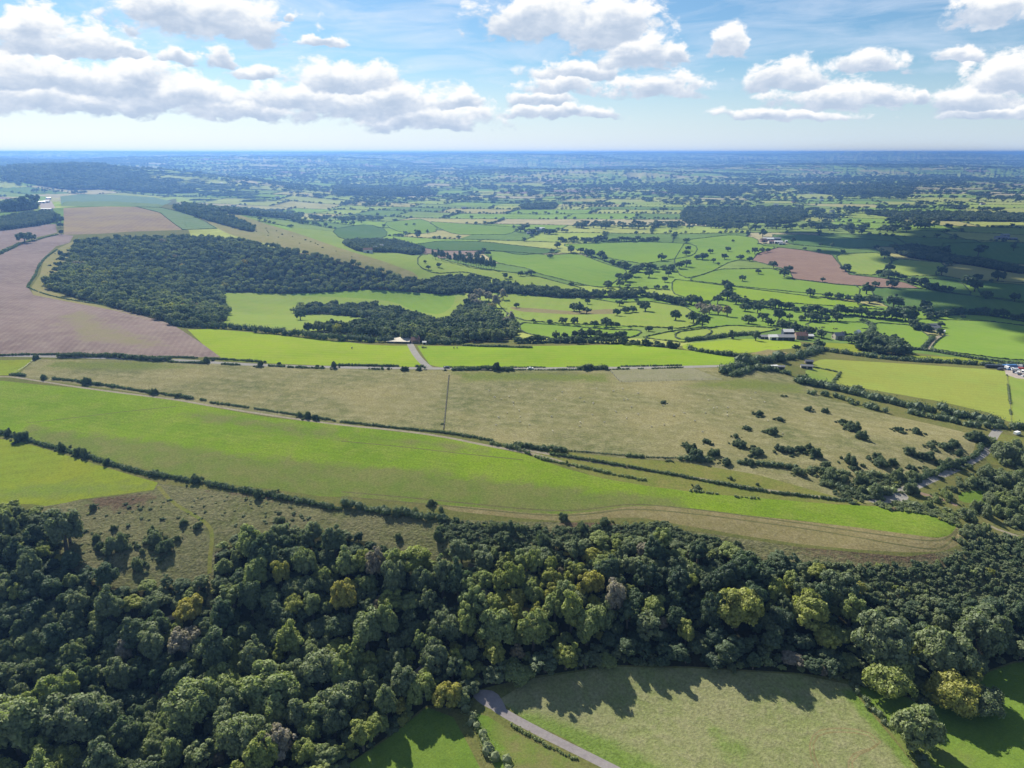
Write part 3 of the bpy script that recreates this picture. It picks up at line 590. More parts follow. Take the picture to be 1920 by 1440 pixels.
# ------------------------------------------------------------------ plants
def _ico(sub):
    bm = bmesh.new(); bmesh.ops.create_icosphere(bm, subdivisions=sub, radius=1)
    v = np.array([tuple(q.co) for q in bm.verts]); f = np.array([[w.index for w in q.verts] for q in bm.faces]); bm.free(); return v, f
ICO = {1: _ico(1), 2: _ico(2)}
def _rand_dirs(n, rng):
    d = rng.normal(size=(n, 3)); return d / np.linalg.norm(d, axis=1)[:, None]
def leafy(C, RR, per, size, rng, core=1, cm=.78, bias=None, elong=1.5):
    """puffs of leaf-sized faces round dark cores -> (co, loops, sizes)"""
    co = []; loops = []; sizes = []; n = 0
    C = np.asarray(C, float); RR = np.asarray(RR, float)
    if core:
        iv, fi = ICO[core]
        for c, r in zip(C, RR):
            v = iv * (r * cm * rng.uniform(.85, 1.1, (len(iv), 1))) + c
            co.append(v); loops.append((fi + n).ravel()); sizes.append(np.full(len(fi), 3)); n += len(v)
    k = len(C) * per
    d = _rand_dirs(k, rng); ci = np.repeat(C, per, 0); ri = np.repeat(RR, per)
    if bias is not None:
        out = ci - bias; out /= np.maximum(np.linalg.norm(out, axis=1)[:, None], 1e-6); d = d + out * .75 + np.array([0, 0, .25]); d /= np.linalg.norm(d, axis=1)[:, None]
    p = ci + d * (ri * rng.uniform(.78, 1.28, k))[:, None]
    nn = d + rng.normal(size=(k, 3)) * .42; nn /= np.linalg.norm(nn, axis=1)[:, None]
    t = np.cross(nn, _rand_dirs(k, rng)); t /= np.maximum(np.linalg.norm(t, axis=1)[:, None], 1e-6); b = np.cross(nn, t)
    s = (size * rng.uniform(.55, 1.35, k))[:, None]
    q = np.stack([p + t * s * elong, p + b * s, p - t * s * elong, p - b * s], 1).reshape(-1, 3)
    co.append(q); loops.append(np.arange(n, n + 4 * k)); sizes.append(np.full(k, 4))
    return np.concatenate(co), np.concatenate(loops), np.concatenate(sizes)
def puffs(shape, n, rng):
    """puff centres/radii for a crown of radius 1 standing on z=0; returns (C, R, axis point)"""
    C = []; RR = []; ph = rng.uniform(0, 6.28, 4); am = rng.uniform(.10, .24, 2)
    if shape == 'dome': h0, h1, w, pr = .3, 2.0, 1.0, (.17, .31)
    elif shape == 'round': h0, h1, w, pr = .2, 1.9, 1.0, (.16, .30)
    elif shape == 'tall': h0, h1, w, pr = .15, 2.7, .84, (.16, .30)
    elif shape == 'spread': h0, h1, w, pr = .25, 1.5, 1.1, (.24, .38)
    elif shape == 'loose': h0, h1, w, pr = .15, 2.5, .92, (.12, .23)
    elif shape == 'poplar': h0, h1, w, pr = .3, 5.0, .72, (.34, .52)
    else: h0, h1, w, pr = -.1, 1.05, 1.0, (.18, .36)
    zc = (h0 + h1) / 2; hz = (h1 - h0) / 2; lop = rng.uniform(-.18, .18, 2)
    if shape == 'shrub': am = am * 1.7
    for _ in range(n):
        for _try in range(30):
            d = _rand_dirs(1, rng)[0]
            if d[2] < -.55: continue
            r = rng.uniform(*pr); az = math.atan2(d[1], d[0]); rad = (rng.uniform(.5, 1.02) - r * .5) * (1 + am[0] * math.sin(2 * az + ph[0]) + am[1] * math.sin(3 * az + 2.2 * d[2] + ph[1]))
            c = np.array([d[0] * w * rad, d[1] * w * rad, zc + d[2] * hz * rad * (1 if d[2] > 0 else .9)])
            c[:2] += lop * (c[2] - zc) * .5
            if C and min(np.linalg.norm((c - q)) for q in C) < r * .5: continue
            break
        C.append(c); RR.append(r)
    if shape != 'shrub': C.append(np.array([0, 0, zc])); RR.append(.5 * min(w, hz))
    return np.array(C), np.array(RR), np.array([lop[0] * .2, lop[1] * .2, zc - .25 * hz])
def crown_mesh(name, shape, seed, n, per, size, core):
    rng = np.random.default_rng(seed); C, RR, ax = puffs(shape, n, rng)
    co, lo, si = leafy(C, RR, per, size, rng, core, .74, ax)
    k = (.80 if shape == 'poplar' else 1.0) / float(np.percentile(np.hypot(co[:, 0] - co[:, 0].mean(), co[:, 1] - co[:, 1].mean()), 93))   # true crown radius = 1
    return mesh_np(name, co * k, lo, si, [M['leaf']]), (C, k)
def trunk_mesh(name, shape, seed, C, k, seg=7):
    rng = np.random.default_rng(seed); mb = MB(); top = {'poplar': 4.4, 'tall': 2.3, 'spread': 1.1, 'shrub': .5}.get(shape, 1.5); w = {'poplar': .09}.get(shape, .11)
    bend = rng.uniform(-.06, .06, 2)
    P = [(0, 0, -.25), (0, 0, .02), (bend[0], bend[1], top * .4), (bend[0] * 1.6, bend[1] * 1.6, top * .72), (bend[0] * 2, bend[1] * 2, top)]
    mb.tube(P, [w * 1.5, w * 1.1, w * .8, w * .5, w * .2], seg)
    for c in C[rng.permutation(len(C))[:6]]:
        z0 = top * rng.uniform(.3, .6); s = np.array([bend[0] * 1.2, bend[1] * 1.2, z0]); m = s * .45 + c * .55 + np.array([0, 0, -.05])
        mb.tube([s, m, c], [w * .45, w * .28, w * .1], 5)
    mb.v = [v * k for v in mb.v]
    return mb.mesh(name, [M['bark']])
def merged(name, *meshes):
    """one mesh out of a crown and its trunk, for the massed woods"""
    co = []; lo = []; si = []; mi = []; mats = []; n = 0
    for me in meshes:
        a = np.empty(len(me.vertices) * 3, np.float32); me.vertices.foreach_get('co', a); l = np.empty(len(me.loops), np.int32); me.loops.foreach_get('vertex_index', l)
        s = np.empty(len(me.polygons), np.int32); me.polygons.foreach_get('loop_total', s)
        co.append(a.reshape(-1, 3)); lo.append(l + n); si.append(s); mi.append(np.full(len(s), len(mats))); mats.append(me.materials[0]); n += len(me.vertices)
    return mesh_np(name, np.concatenate(co), np.concatenate(lo), np.concatenate(si), mats, np.concatenate(mi))
PROTO = {}   # (shape, lod) -> list of (crown mesh, trunk mesh, merged object)
LOD = {'hi': (70, 116, .047, 1), 'mid': (36, 30, .10, 1), 'low': (16, 13, .19, 1)}
def make_protos():
    plan = {'hi': [('dome', 4), ('round', 4), ('tall', 4), ('loose', 4), ('spread', 2), ('shrub', 4)], 'mid': [('dome', 3), ('round', 3), ('tall', 2), ('spread', 2), ('poplar', 2), ('shrub', 3)], 'low': [('dome', 2), ('round', 2), ('shrub', 2), ('spread', 1)]}
    seed = 100
    for lod, shapes in plan.items():
        n, per, size, core = LOD[lod]
        for sh, cnt in shapes:
            for _ in range(cnt):
                seed += 1; nm = 'crown_' + sh; cm, (C, kk) = crown_mesh(nm, sh, seed, int(n * (1.5 if sh == 'poplar' else .75 if sh == 'loose' else 1)), per, size, core); tm = trunk_mesh('trunk', sh, seed, C, kk, 7 if lod != 'low' else 4)
                ob = bpy.data.objects.new('plant_source', merged('plant', cm, tm) if sh != 'shrub' else cm)
                PROTO.setdefault((sh, lod), []).append((cm, tm, ob))
make_protos()
print('protos', round(time.time() - T0, 1))
SHAPES_TREE = ['dome', 'round', 'tall', 'spread']
def scatter(name, label, cat, items, kind='stuff', group=None):
    """items: list of (x, y, z, scale xyz, rotz, source object, tint) -> ONE object that instances its plants on its own points"""
    srcs = []
    for it in items:
        if it[5] not in srcs: srcs.append(it[5])
    me = bpy.data.meshes.new(name); me.vertices.add(len(items)); me.vertices.foreach_set('co', np.array([it[:3] for it in items], np.float32).ravel())
    def attr(n, typ, vals, key='value'):
        a = me.attributes.new(n, typ, 'POINT'); a.data.foreach_set(key, vals)
    attr('scl', 'FLOAT_VECTOR', np.array([it[3] for it in items], np.float32).ravel(), 'vector')
    attr('rotz', 'FLOAT', np.array([it[4] for it in items], np.float32)); attr('src', 'INT', np.array([srcs.index(it[5]) for it in items], np.int32)); attr('tint', 'FLOAT', np.array([it[6] for it in items], np.float32))
    ob = link(bpy.data.objects.new(name, me)); ng = bpy.data.node_groups.new(name, 'GeometryNodeTree')
    ng.interface.new_socket('Geometry', in_out='INPUT', socket_type='NodeSocketGeometry'); ng.interface.new_socket('Geometry', in_out='OUTPUT', socket_type='NodeSocketGeometry')
    N = ng.nodes; L = ng.links; gi = N.new('NodeGroupInput'); go = N.new('NodeGroupOutput'); jn = N.new('GeometryNodeJoinGeometry')
    def named(n, dt):
        a = N.new('GeometryNodeInputNamedAttribute'); a.data_type = dt; a.inputs[0].default_value = n; return a.outputs[0]
    scl = named('scl', 'FLOAT_VECTOR'); rz = named('rotz', 'FLOAT'); sr = named('src', 'INT'); cx = N.new('ShaderNodeCombineXYZ'); L.new(rz, cx.inputs[2])
    for k, s in enumerate(srcs):
        oi = N.new('GeometryNodeObjectInfo'); oi.transform_space = 'ORIGINAL'; oi.inputs['Object'].default_value = s; oi.inputs['As Instance'].default_value = True
        cp = N.new('FunctionNodeCompare'); cp.data_type = 'INT'; cp.operation = 'EQUAL'; L.new(sr, cp.inputs[2]); cp.inputs[3].default_value = k
        ip = N.new('GeometryNodeInstanceOnPoints'); L.new(gi.outputs[0], ip.inputs['Points']); L.new(cp.outputs[0], ip.inputs['Selection']); L.new(oi.outputs['Geometry'], ip.inputs['Instance'])
        L.new(cx.outputs[0], ip.inputs['Rotation']); L.new(scl, ip.inputs['Scale']); L.new(ip.outputs[0], jn.inputs[0])
    L.new(jn.outputs[0], go.inputs[0]); md = ob.modifiers.new('plants', 'NODES'); md.node_group = ng
    return props(ob, label, cat, group, kind)
def pick(sh, lod): return R.choice(PROTO.get((sh, lod)) or PROTO[('dome', lod)])
def plant(name, label, cat, x, y, r, sh, lod, tint, group=None, hs=1.0, z=None):
    """one individual tree (trunk + crown) or shrub"""
    cm, tm, _ = pick(sh, lod); z = float(H(x, y)) if z is None else z; rz = R.uniform(0, 6.28)
    sc = (r * R.uniform(.85, 1.15), r * R.uniform(.85, 1.15), r * hs)
    if sh == 'shrub':
        o = link(bpy.data.objects.new(name, cm)); o.location = (x, y, z - .05 * r); o.rotation_euler = (0, 0, rz); o.scale = sc; o['tint'] = tint; return props(o, label, cat, group)
    o = empty(name, (x, y, z), rz); o.scale = sc; props(o, label, cat, group)
    link(bpy.data.objects.new('trunk', tm), o); c = link(bpy.data.objects.new('crown', cm), o); c['tint'] = tint; return o
def item(x, y, r, sh, lod, tint, hs=1.0):
    ob = pick(sh, lod)[2]; return (x, y, float(H(x, y)) - (.05 * r if sh == 'shrub' else 0), (r * R.uniform(.9, 1.1), r * R.uniform(.9, 1.1), r * hs), R.uniform(0, 6.28), ob, tint)
def dart(poly, radii, tries, rng, gap=.82, taken=None, ok=None):
    """variable-radius dart throwing inside an outline, big ones first"""
    out = list(taken or []); cell = 12.0; grid = {}
    for k, (x, y, r) in enumerate(out): grid.setdefault((int(x // cell), int(y // cell)), []).append(k)
    lo = poly.min(0); hi = poly.max(0); res = []
    for rlo, rhi, frac in radii:
        m = int(tries * frac); x = rng.uniform(lo[0], hi[0], m); y = rng.uniform(lo[1], hi[1], m); k = inside(poly, x, y)
        if ok is not None: k &= ok(x, y)
        for a, b, r in zip(x[k], y[k], rng.uniform(rlo, rhi, k.sum())):
            gx, gy = int(a // cell), int(b // cell); bad = False
            for i in range(gx - 1, gx + 2):
                for j in range(gy - 1, gy + 2):
                    for q in grid.get((i, j), ()):
                        px, py, pr = out[q]
                        if (a - px) ** 2 + (b - py) ** 2 < (gap * (r + pr)) ** 2: bad = True; break
                    if bad: break
                if bad: break
            if not bad: grid.setdefault((gx, gy), []).append(len(out)); out.append((a, b, r)); res.append((a, b, r))
    return res
def at(px, py): return ground([px], [py])[0]
def slant(x, y): return math.sqrt(x * x + y * y + (CAMZ - float(H(x, y))) ** 2)
ORD = ['first', 'second', 'third', 'fourth', 'fifth', 'sixth', 'seventh', 'eighth', 'ninth', 'tenth', 'eleventh', 'twelfth', 'thirteenth', 'fourteenth', 'fifteenth', 'sixteenth', 'seventeenth', 'eighteenth', 'nineteenth', 'twentieth'] + ['twenty-' + q for q in ('first', 'second', 'third', 'fourth', 'fifth', 'sixth', 'seventh', 'eighth', 'ninth')]

# ---- the wood across the foreground
KEEP = []   # ground kept free of trees (paths, road glimpses)
for pts, w in (([(748, 1290), (775, 1272), (800, 1255), (818, 1228)], 7), ([(215, 1182), (260, 1174), (300, 1165), (345, 1150)], 6), ([(393, 1000), (393, 1040), (392, 1075), (392, 1100)], 6)):
    KEEP.append(ribbon(resample(wline(pts), 4), w))
SPECIAL = [ # crown centre px, width px, shape, tint, label
 (1380,1143,82,'dome',.74,'large lime-green tree glowing alone in the dark wood above the meadow'),
 (1515,1150,66,'round',.72,'lime-yellow twin crown right of the large lime-green tree'),
 (1545,1195,44,'round',.73,'small lime tree below the lime-yellow twin crown'),
 (1225,1140,48,'dome',.64,'round olive-lime tree in dark trees left of the large lime-green tree'),
 (1285,1190,32,'tall',.72,'small yellowish tree at the foot of the dark wood above the meadow'),
 (775,1052,60,'dome',.70,'bright yellow-green tree in the upper middle of the foreground wood'),
 (360,1148,46,'dome',.82,'golden autumn tree beside the shaded footpath'),
 (655,1106,36,'round',.80,'small golden crown in the middle of the dark wood'),
 (552,1138,36,'round',.73,'small yellow-green crown between grey-green trees'),
 (545,1206,46,'tall',.66,'light green tall tree in the middle of the lower left wood'),
 (370,1328,82,'dome',.52,'broad mid-green tree near the lower left of the wood'),
 (425,1292,66,'round',.60,'light green crown just above the broad mid-green tree'),
 (510,1300,84,'dome',.54,'broad pale green tree right of the broad mid-green tree'),
 (600,1260,70,'dome',.42,'grey-green broad tree right of the broad pale green tree'),
 (460,1395,84,'dome',.45,'broad grey-green tree at the bottom edge'),
 (40,1370,90,'dome',.50,'large pale green tree in the bottom left corner'),
 (150,1350,84,'round',.40,'dark green broad tree beside the bottom left corner tree'),
 (690,1190,56,'tall',.50,'tall pale green tree in the centre of the wood'),
 (935,1185,66,'round',.55,'green tree with rounded lobes near the wood centre'),
 (840,1308,50,'round',.80,'olive-gold round tree by the mauve pull-in'),
 (790,1298,56,'round',.62,'olive bushy tree left of the olive-gold round tree'),
 (1785,1300,74,'spread',.78,'low golden-green tree at the meadow corner'),
 (1840,1318,56,'spread',.34,'dark tree beside the low golden-green tree casting a long shadow'),
 (1665,1277,66,'spread',.66,'bushy olive tree at the hedge top by the meadow'),
 (1710,1374,72,'round',.50,'lone round tree standing in the hedge at the meadow edge'),
 (1392,1062,62,'round',.16,'blue-grey dark round tree high in the right wood'),
 (1570,1108,60,'round',.30,'domed grey-green tree in the right wood'),
 (1650,1215,84,'round',.38,'broad grey-green tree above the bushy olive tree'),
 (1760,1235,80,'round',.46,'broad green tree at the right of the wood'),
 (1830,1190,84,'round',.32,'large dark green crown at the right side of the wood'),
 (125,1000,46,'tall',.34,'pair-topped tall tree alone on the scrubland at the left'),
 (1100,1180,50,'tall',.58,'tall light green tree in the wood above the left meadow end'),
 (1000,1190,52,'tall',.62,'yellowish green tall tree beside the rounded-lobed tree'),
 (640,1310,74,'round',.44,'grey-green tree above the shaded corner field'),
]
taken = []
for px, py, w, sh, tint, lab in SPECIAL:
    hc = {'dome': 1.15, 'round': 1.05, 'tall': 1.5, 'spread': .9}[sh]; r = w / 2 / FPX * 275; x = y = 0
    for _ in range(4):
        x, y = at(px, py + hc * r * .76 * FPX / 280); r = w / 2 / FPX * slant(x, y) * .95
    plant('woodland_tree', lab, 'woodland tree', x, y, r, sh, 'hi', tint, None, R.uniform(.92, 1.08)); taken.append((x, y, r))
def free_of_paths(x, y):
    k = np.ones(len(x), bool)
    for p in KEEP: k &= ~inside(p, x, y)
    return k & (np.abs(x / np.maximum(y, 1)) < 1.15)
rng = np.random.default_rng(5)
trees = dart(W_NEAR, [(4.2, 5.4, .04), (3.0, 4.3, .22), (2.0, 3.1, .5), (1.3, 2.0, .6)], 19000, rng, .64, taken, free_of_paths)
rows = []
for x, y, r in trees:
    z = float(H(x, y)); qx, qy = proj(x, y, z + r * 1.4); e = float(edge_dist(W_NEAR, np.array([x]), np.array([y]))[0])
    q = float(np.clip(.5 + e / 26, .5, 1)); q = max(q, float(np.clip((qy - 1090) / 80, 0, 1)) * .9)
    low = .72 if qx > 880 and e < 14 and qy > 1180 else 1.0
    n = fbm(x / 38, y / 38, 77, 2); u = R.random()
    tint = .12 + .50 * u + .36 * n
    if qx < 900 and qy < 1180: tint -= .05
    if qy > 1200 and qx < 760: tint += .10
    if 900 < qx < 1130 and 1030 < qy < 1220: tint += .16
    if 1130 < qx < 1560 and 1030 < qy < 1230: tint -= .14
    if R.random() < .06: tint = R.uniform(.56, .74)
    if R.random() < .008: tint = R.uniform(.76, .82)
    if R.random() < .018: tint = R.uniform(.92, 1)
    sh = R.choices(['dome', 'round', 'tall', 'loose', 'spread', 'shrub'], [3, 3, 4, 4, .6, 1.2 + (3 if r < 2.3 else 0)])[0]
    rows.append((r * q / slant(x, y), x, y, r * (q ** .4), sh, float(np.clip(tint, 0, 1)), R.uniform(.78, 1.32) * (q ** .6) * low, qx, qy))
rows.sort(key=lambda t: -t[0])
N_IND = 300 - len(SPECIAL); ind = 0; rest = []
def wood_label(qx, qy, tint, sh, k):
    tone = 'dark bottle-green' if tint < .2 else 'dark green' if tint < .34 else 'grey-green' if tint < .48 else 'mid-green' if tint < .62 else 'yellow-green' if tint < .78 else 'golden' if tint < .9 else 'greyish brown'
    part = 'bottom left corner' if qx < 420 and qy > 1240 else 'left end' if qx < 420 else 'lower left part' if qx < 800 and qy > 1200 else 'upper left part' if qx < 800 else 'middle' if qx < 1150 else 'right middle' if qx < 1500 else 'right end'
    form = {'tall': 'tall narrow', 'loose': 'loose-crowned', 'dome': 'domed', 'round': 'round', 'spread': 'spreading', 'shrub': 'low bushy'}[sh]
    return f'{form} {tone} tree packed in the {part} of the foreground wood', f'{form} {tone} trees in the {part} of the foreground wood'
LAB = {}
for _, x, y, r, sh, tint, hs, qx, qy in rows:
    vis = -60 < qx < 1980 and qy < 1500
    if vis and ind < N_IND and sh != 'shrub':
        a, b = wood_label(qx, qy, tint, sh, ind); plant('woodland_tree', a, 'woodland tree', x, y, r, sh, 'hi', tint, b, hs); ind += 1
    elif -350 < qx < 2270: rest.append(item(x, y, r * (1.15 if sh == 'shrub' else 1), sh, 'hi', tint, hs))
under = dart(W_NEAR, [(1.2, 2.0, 1)], 9000, rng, .55, [(t[1], t[2], t[3] * .5) for t in rows] + taken, free_of_paths)
rest += [item(x, y, r, 'shrub', 'mid', R.uniform(.02, .45)) for x, y, r in under]
scatter('woodland', 'remaining smaller trees and undergrowth filling the foreground wood', 'woodland', rest)
print('near wood', len(trees), len(under), round(time.time() - T0, 1))

# ---- hanging wood, combe woods, vale woods
def mass(name, label, polys, radii, gap, lod, tries, tint, shapes=('dome', 'round', 'round', 'spread', 'dome'), hs=(.8, 1.12)):
    its = []
    for p in polys:
        lo = p.min(0); hi = p.max(0); A = (hi - lo).prod()
        for x, y, r in dart(p, radii, int(A * tries), rng, gap):
            n = fbm(x / 60, y / 60, 91, 2); t = float(np.clip(tint + R.uniform(-.24, .26) + .34 * n + (.35 if R.random() < .03 else 0), 0, 1)); its.append(item(x, y, r, R.choice(shapes), lod, t, R.uniform(*hs)))
    return scatter(name, label, 'woodland', its), len(its)
print(mass('woodland', 'dark hanging wood wrapped round the combe on the left', [W_HANG], [(4.2, 5.4, .3), (2.8, 4.2, .7)], .64, 'mid', .035, .34)[1])
print(mass('woodland', 'dark wood and tree belt in the bottom of the combe', W_COMBE, [(4.5, 6, .3), (3, 4.6, .7)], .64, 'mid', .05, .17)[1])
its_far = []
for k, p in enumerate(W_FAR):
    yc = p[:, 1].mean(); rr = 5.5 if yc < 2000 else 9 if yc < 3600 else 15; lod = 'mid' if yc < 1500 else 'low'
    lo = p.min(0); hi = p.max(0); tr = min(40000, int((hi - lo).prod() / rr ** 2 * 2.2))
    for x, y, r in dart(p, [(rr * .9, rr * 1.2, .5), (rr * .6, rr * .9, .5)], tr, rng, .66): its_far.append(item(x, y, r, R.choice(['dome', 'round']), lod, float(np.clip((.14 + R.uniform(-.1, .14)), 0, 1)), .85 if yc < 2000 else .6 if yc < 4500 else .38))
scatter('woodland', 'dark woods and thick tree belts lying across the vale', 'woodland', its_far)
print('far woods', len(its_far), round(time.time() - T0, 1))
# ------------------------------------------------------------------ hedges (each one a thing)
def hedge(label, z, pts, h=2.2, w=2.6, tint=.16, gaps=0.0, lump=.35, name='hedge', trees=0.0, cat='hedge'):
    line = resample(wline(Q(z, pts), 8, 1), max(.9, w * .38)); C = []; RR = []
    n = len(line); s = np.arange(n) * max(.9, w * .38); g = fbm(s / 16, s * 0 + R.random() * 99, 5, 2); hv = 1 + lump * 1.5 * fbm(s / 6, s * 0 + R.random() * 99, 6, 2)
    for k in range(n):
        if gaps and g[k] < gaps - .45: continue
        x, y = line[k]; zz = float(H(x, y)); hh = h * max(.35, hv[k])
        if trees and R.random() < trees: hh *= R.uniform(1.5, 2.2)
        lay = max(1, int(hh / (w * .9)))
        for q in range(lay):
            for _ in range(max(1, int(w / 4))):
                r = min(w * .5, hh * .55) * R.uniform(.75, 1.2)
                C.append((x + R.uniform(-.25, .25) * w, y + R.uniform(-.25, .25) * w, zz + max(.1, hh * (q + .7) / lay - r * .8))); RR.append(r)
    C = np.array(C); RR = np.array(RR); D = slant(*line[n // 2]); sz = max(.16, D / FPX * .75); per = int(min(70, max(8, 3.2 * float((RR ** 2).mean()) / sz ** 2)))
    o0 = np.array([line[0][0], line[0][1], float(H(*line[0]))]); co, lo, si = leafy(C - o0, RR, per, sz, np.random.default_rng(R.randrange(10 ** 6)), 1, .82)
    o = link(bpy.data.objects.new(name, mesh_np(name, co, lo, si, [M['leaf']]))); o.location = o0; o['tint'] = tint; return props(o, label, cat)
hedge('dark field hedge between the strip field and the left yellow-green field', 4, '-60,505 0,515 100,545 200,572 330,605 400,627 500,652 600,685 700,715 800,742 850,752', 2.0, 2.6, .12, 0, .5)
hedge('dark hedge along the scrubland below the strip field', 4, '850,752 900,760 1000,775 1100,790 1250,818 1400,845 1500,862 1650,895 1800,922 1920,945', 2.4, 3.0, .12, 0, .5)
hedge('tall ragged hedge with trees at the right end of the scrubland hedge', 5, '0,915 100,945 200,960 300,975 400,985 470,1000 560,1000', 4.6, 4.6, .2, 0, .6, trees=.1)
hedge('thick dark hedge on the far side of the road below the ploughed field', 1, '-30,1282 100,1277 200,1275 330,1275', 1.6, 2.2, .1, 0, .4)
hedge('thick dark roadside hedge below the middle of the ploughed field', 1, '335,1290 450,1287 600,1285 750,1298 860,1308 950,1308', 3.6, 3.6, .10, 0, .5)
hedge('low hedge on the far side of the road at the field corner', 1, '860,1290 1000,1290 1150,1298 1280,1304 1450,1315', 1.6, 2.0, .1, .1, .5)
hedge('low hedge on the near side of the road at the left', 1, '950,1316 1150,1325 1350,1334 1500,1340 1600,1342', 1.5, 2.0, .12, .22, .6)
hedge('gappy low hedge on the near side of the road before the junction', 1, '1600,1345 1750,1352 1920,1354', 1.6, 2.0, .12, .33, .7)
hedge('roadside hedge just left of the lane junction', 2, '160,1357 230,1357 300,1357 380,1358 470,1356', 2.4, 2.6, .1, .3, .6)
hedge('dark hedge behind the road left of the lane junction', 2, '-20,1336 150,1338 330,1342 460,1343', 1.8, 2.0, .1, .15, .5)
hedge('roadside hedge right of the lane junction', 2, '630,1362 720,1360 830,1358 960,1364', 3.0, 3.0, .1, 0, .6)
hedge('dark clump of hedge beside the road opposite the pale square', 2, '1335,1356 1400,1355 1490,1357', 3.6, 4.2, .1, 0, .7)
hedge('thin hedge line along the far side of the road', 2, '500,1346 700,1346 1000,1347 1300,1346 1700,1340 1920,1336', 1.1, 1.4, .12, .1, .5)
hedge('thin rough hedge along the near side of the road at the right', 2, '960,1362 1200,1362 1500,1360 1700,1355 1920,1348', 1.0, 1.3, .14, .25, .6)
hedge('bushy hedge above the farm track at the left', 4, '60,188 150,195 240,205 320,215 420,222 470,235 560,245', 1.8, 2.4, .14, .1, .6)
hedge('bushy hedge above the farm track in the middle', 4, '560,245 680,262 780,280 900,295 1000,310 1150,335', 1.8, 2.6, .14, .1, .6)
hedge('low scrubby hedge above the farm track beside the rough pasture', 4, '1180,345 1300,360 1400,375 1550,398 1700,420 1920,452', 1.4, 2.2, .2, .1, .6)
hedge('low brown-green hedge along the track before the wedge', 5, '-10,452 150,470 330,490 480,505 560,512 700,532 850,562', 1.5, 2.2, .2, .05, .6)
hedge('bushy hedge at the start of the grass wedge', 5, '850,575 940,595 1010,612 1050,628', 2.2, 3.2, .3, 0, .5)
hedge('dark bushy hedge along the upper edge of the grass wedge', 5, '980,585 1080,600 1180,615 1260,618', 2.8, 3.2, .12, 0, .6)
hedge('thin hedge along the lower side of the second track', 5, '1180,636 1300,655 1500,688 1700,722 1920,758', 1.5, 1.8, .16, .0, .4)
hedge('hedge along the second track towards the car park', 6, '0,762 150,790 300,818 500,850 700,872 930,900', 1.6, 1.9, .18, 0, .4)
hedge('row of low scrub on the dry bank above the strip field', 5, '1090,650 1140,665 1250,690 1350,705 1450,730 1550,755 1700,780 1850,805 1920,815', 1.3, 2.4, .5, .25, .8)
hedge('low scrub along the dry bank near the strip field end', 6, '50,840 200,860 350,880 420,885', 1.3, 2.4, .45, .3, .8)
hedge('dark short hedge piece in the grass wedge', 5, '1605,645 1700,655', 1.7, 2.6, .12)
hedge('thin dark hedge at the top of the grass wedge', 5, '1260,615 1400,625 1500,635 1610,642 1700,652 1850,656 1920,658', .9, 1.2, .14, .1)
hedge('dark bushy hedge below the bushes of the rough pasture', 6, '-5,660 60,668 150,680', 3.4, 4.0, .14, 0, .6)
hedge('dark bushy hedge running to the car park scrub', 6, '320,690 400,690 500,700 600,715 700,720 800,735', 2.8, 3.4, .14, .1, .6)
hedge('thick dark hedge along the sunlit lane', 6, '1250,812 1330,780 1400,745 1500,703 1600,666 1655,638 1682,592 1702,545', 2.6, 3.6, .14, 0, .5)
hedge('scrubby hedge above the car park', 6, '820,740 900,745 1000,750 1100,760 1200,770 1300,770', 3.0, 5, .40, 0, .5)
hedge('scrub belt beside the car park lane', 6, '780,790 860,815 940,840 1000,870 1040,890', 2.4, 3.6, .2, .2, .7)
hedge('bright scrub round the car park corner', 6, '1040,850 1100,850 1170,840', 4, 6, .52, 0, .4)
hedge('low bushes between the car park and the strip field end', 6, '1100,915 1200,920 1280,925 1400,935 1500,955', 2, 4.0, .42, 0, .6)
hedge('thick clipped hedge leading to the mauve lane', 8, '-182,722 -155,775 -125,830 -90,880 -55,925 -20,970', 3.6, 6.0, .40, 0, .35)
hedge('hedge between the tussocky meadow and the corner field', 8, '1275,655 1310,695 1350,740 1400,785 1430,815', 2.2, 4.2, .28, 0, .4)
hedge('dark lower end of the hedge beside the lone round tree', 8, '1490,880 1530,920 1560,960 1600,1010', 2.4, 4.2, .2, .1, .5)
hedge('low verge hedge along the mauve lane', 8, '0,800 100,860 200,910 300,960', .9, 1.6, .5, .15, .5)
hedge('tall dark hedge of trees between the combe and the bright fields', 1, '940,1105 1040,1118 1150,1125 1240,1128 1330,1132 1410,1140', 7, 6, .08, 0, .4)
hedge('tall dark clipped tree line above the bright yellow-green field', 1, '1430,1150 1520,1155 1600,1165 1680,1172 1760,1185 1860,1195 1920,1198', 8, 6, .06, 0, .25)
hedge('dark hedge reaching the pale roofed shed', 2, '0,1195 80,1200 180,1205 285,1205', 7, 6, .08, 0, .3)
hedge('dark hedge behind the bright field right of the lane', 2, '690,1225 780,1230 880,1232 990,1236 1100,1238', 2.0, 2.6, .1, .1)
hedge('thick dark hedge clump right of the pale roofed shed', 2, '510,1215 580,1218 660,1218', 7, 7, .08, 0, .3)
hedge('hedge along the ploughed field and grass bank', 1, '330,680 260,725 215,780 200,830 155,890 160,900', 1.6, 2.4, .12, .15, .7)
hedge('hedge line along the edge of the large ploughed field', 1, '160,900 250,935 350,960 500,985 650,1005 760,1030', 1.2, 1.8, .16, .15, .6)
hedge('thick hedge between the two ploughed fields at the left edge', 1, '-30,722 0,708 50,685 110,655', 4, 6, .1, 0, .4)
hedge('thin hedge climbing between the two ploughed fields', 1, '110,650 200,635 260,615 325,602', 2, 3.5, .1, 0, .4)
hedge('scrubby hedge lane above the rough pasture corner', 6, '230,180 300,150 400,125 480,110 600,105 700,80 760,50', 6, 11, .10, 0, .5, name='thicket', cat='thicket', trees=.05)
hedge('thicket beside the small green paddock', 6, '280,195 400,155 520,165 620,195 680,205', 4, 8, .16, .05, .6, name='thicket', cat='thicket', trees=.03)
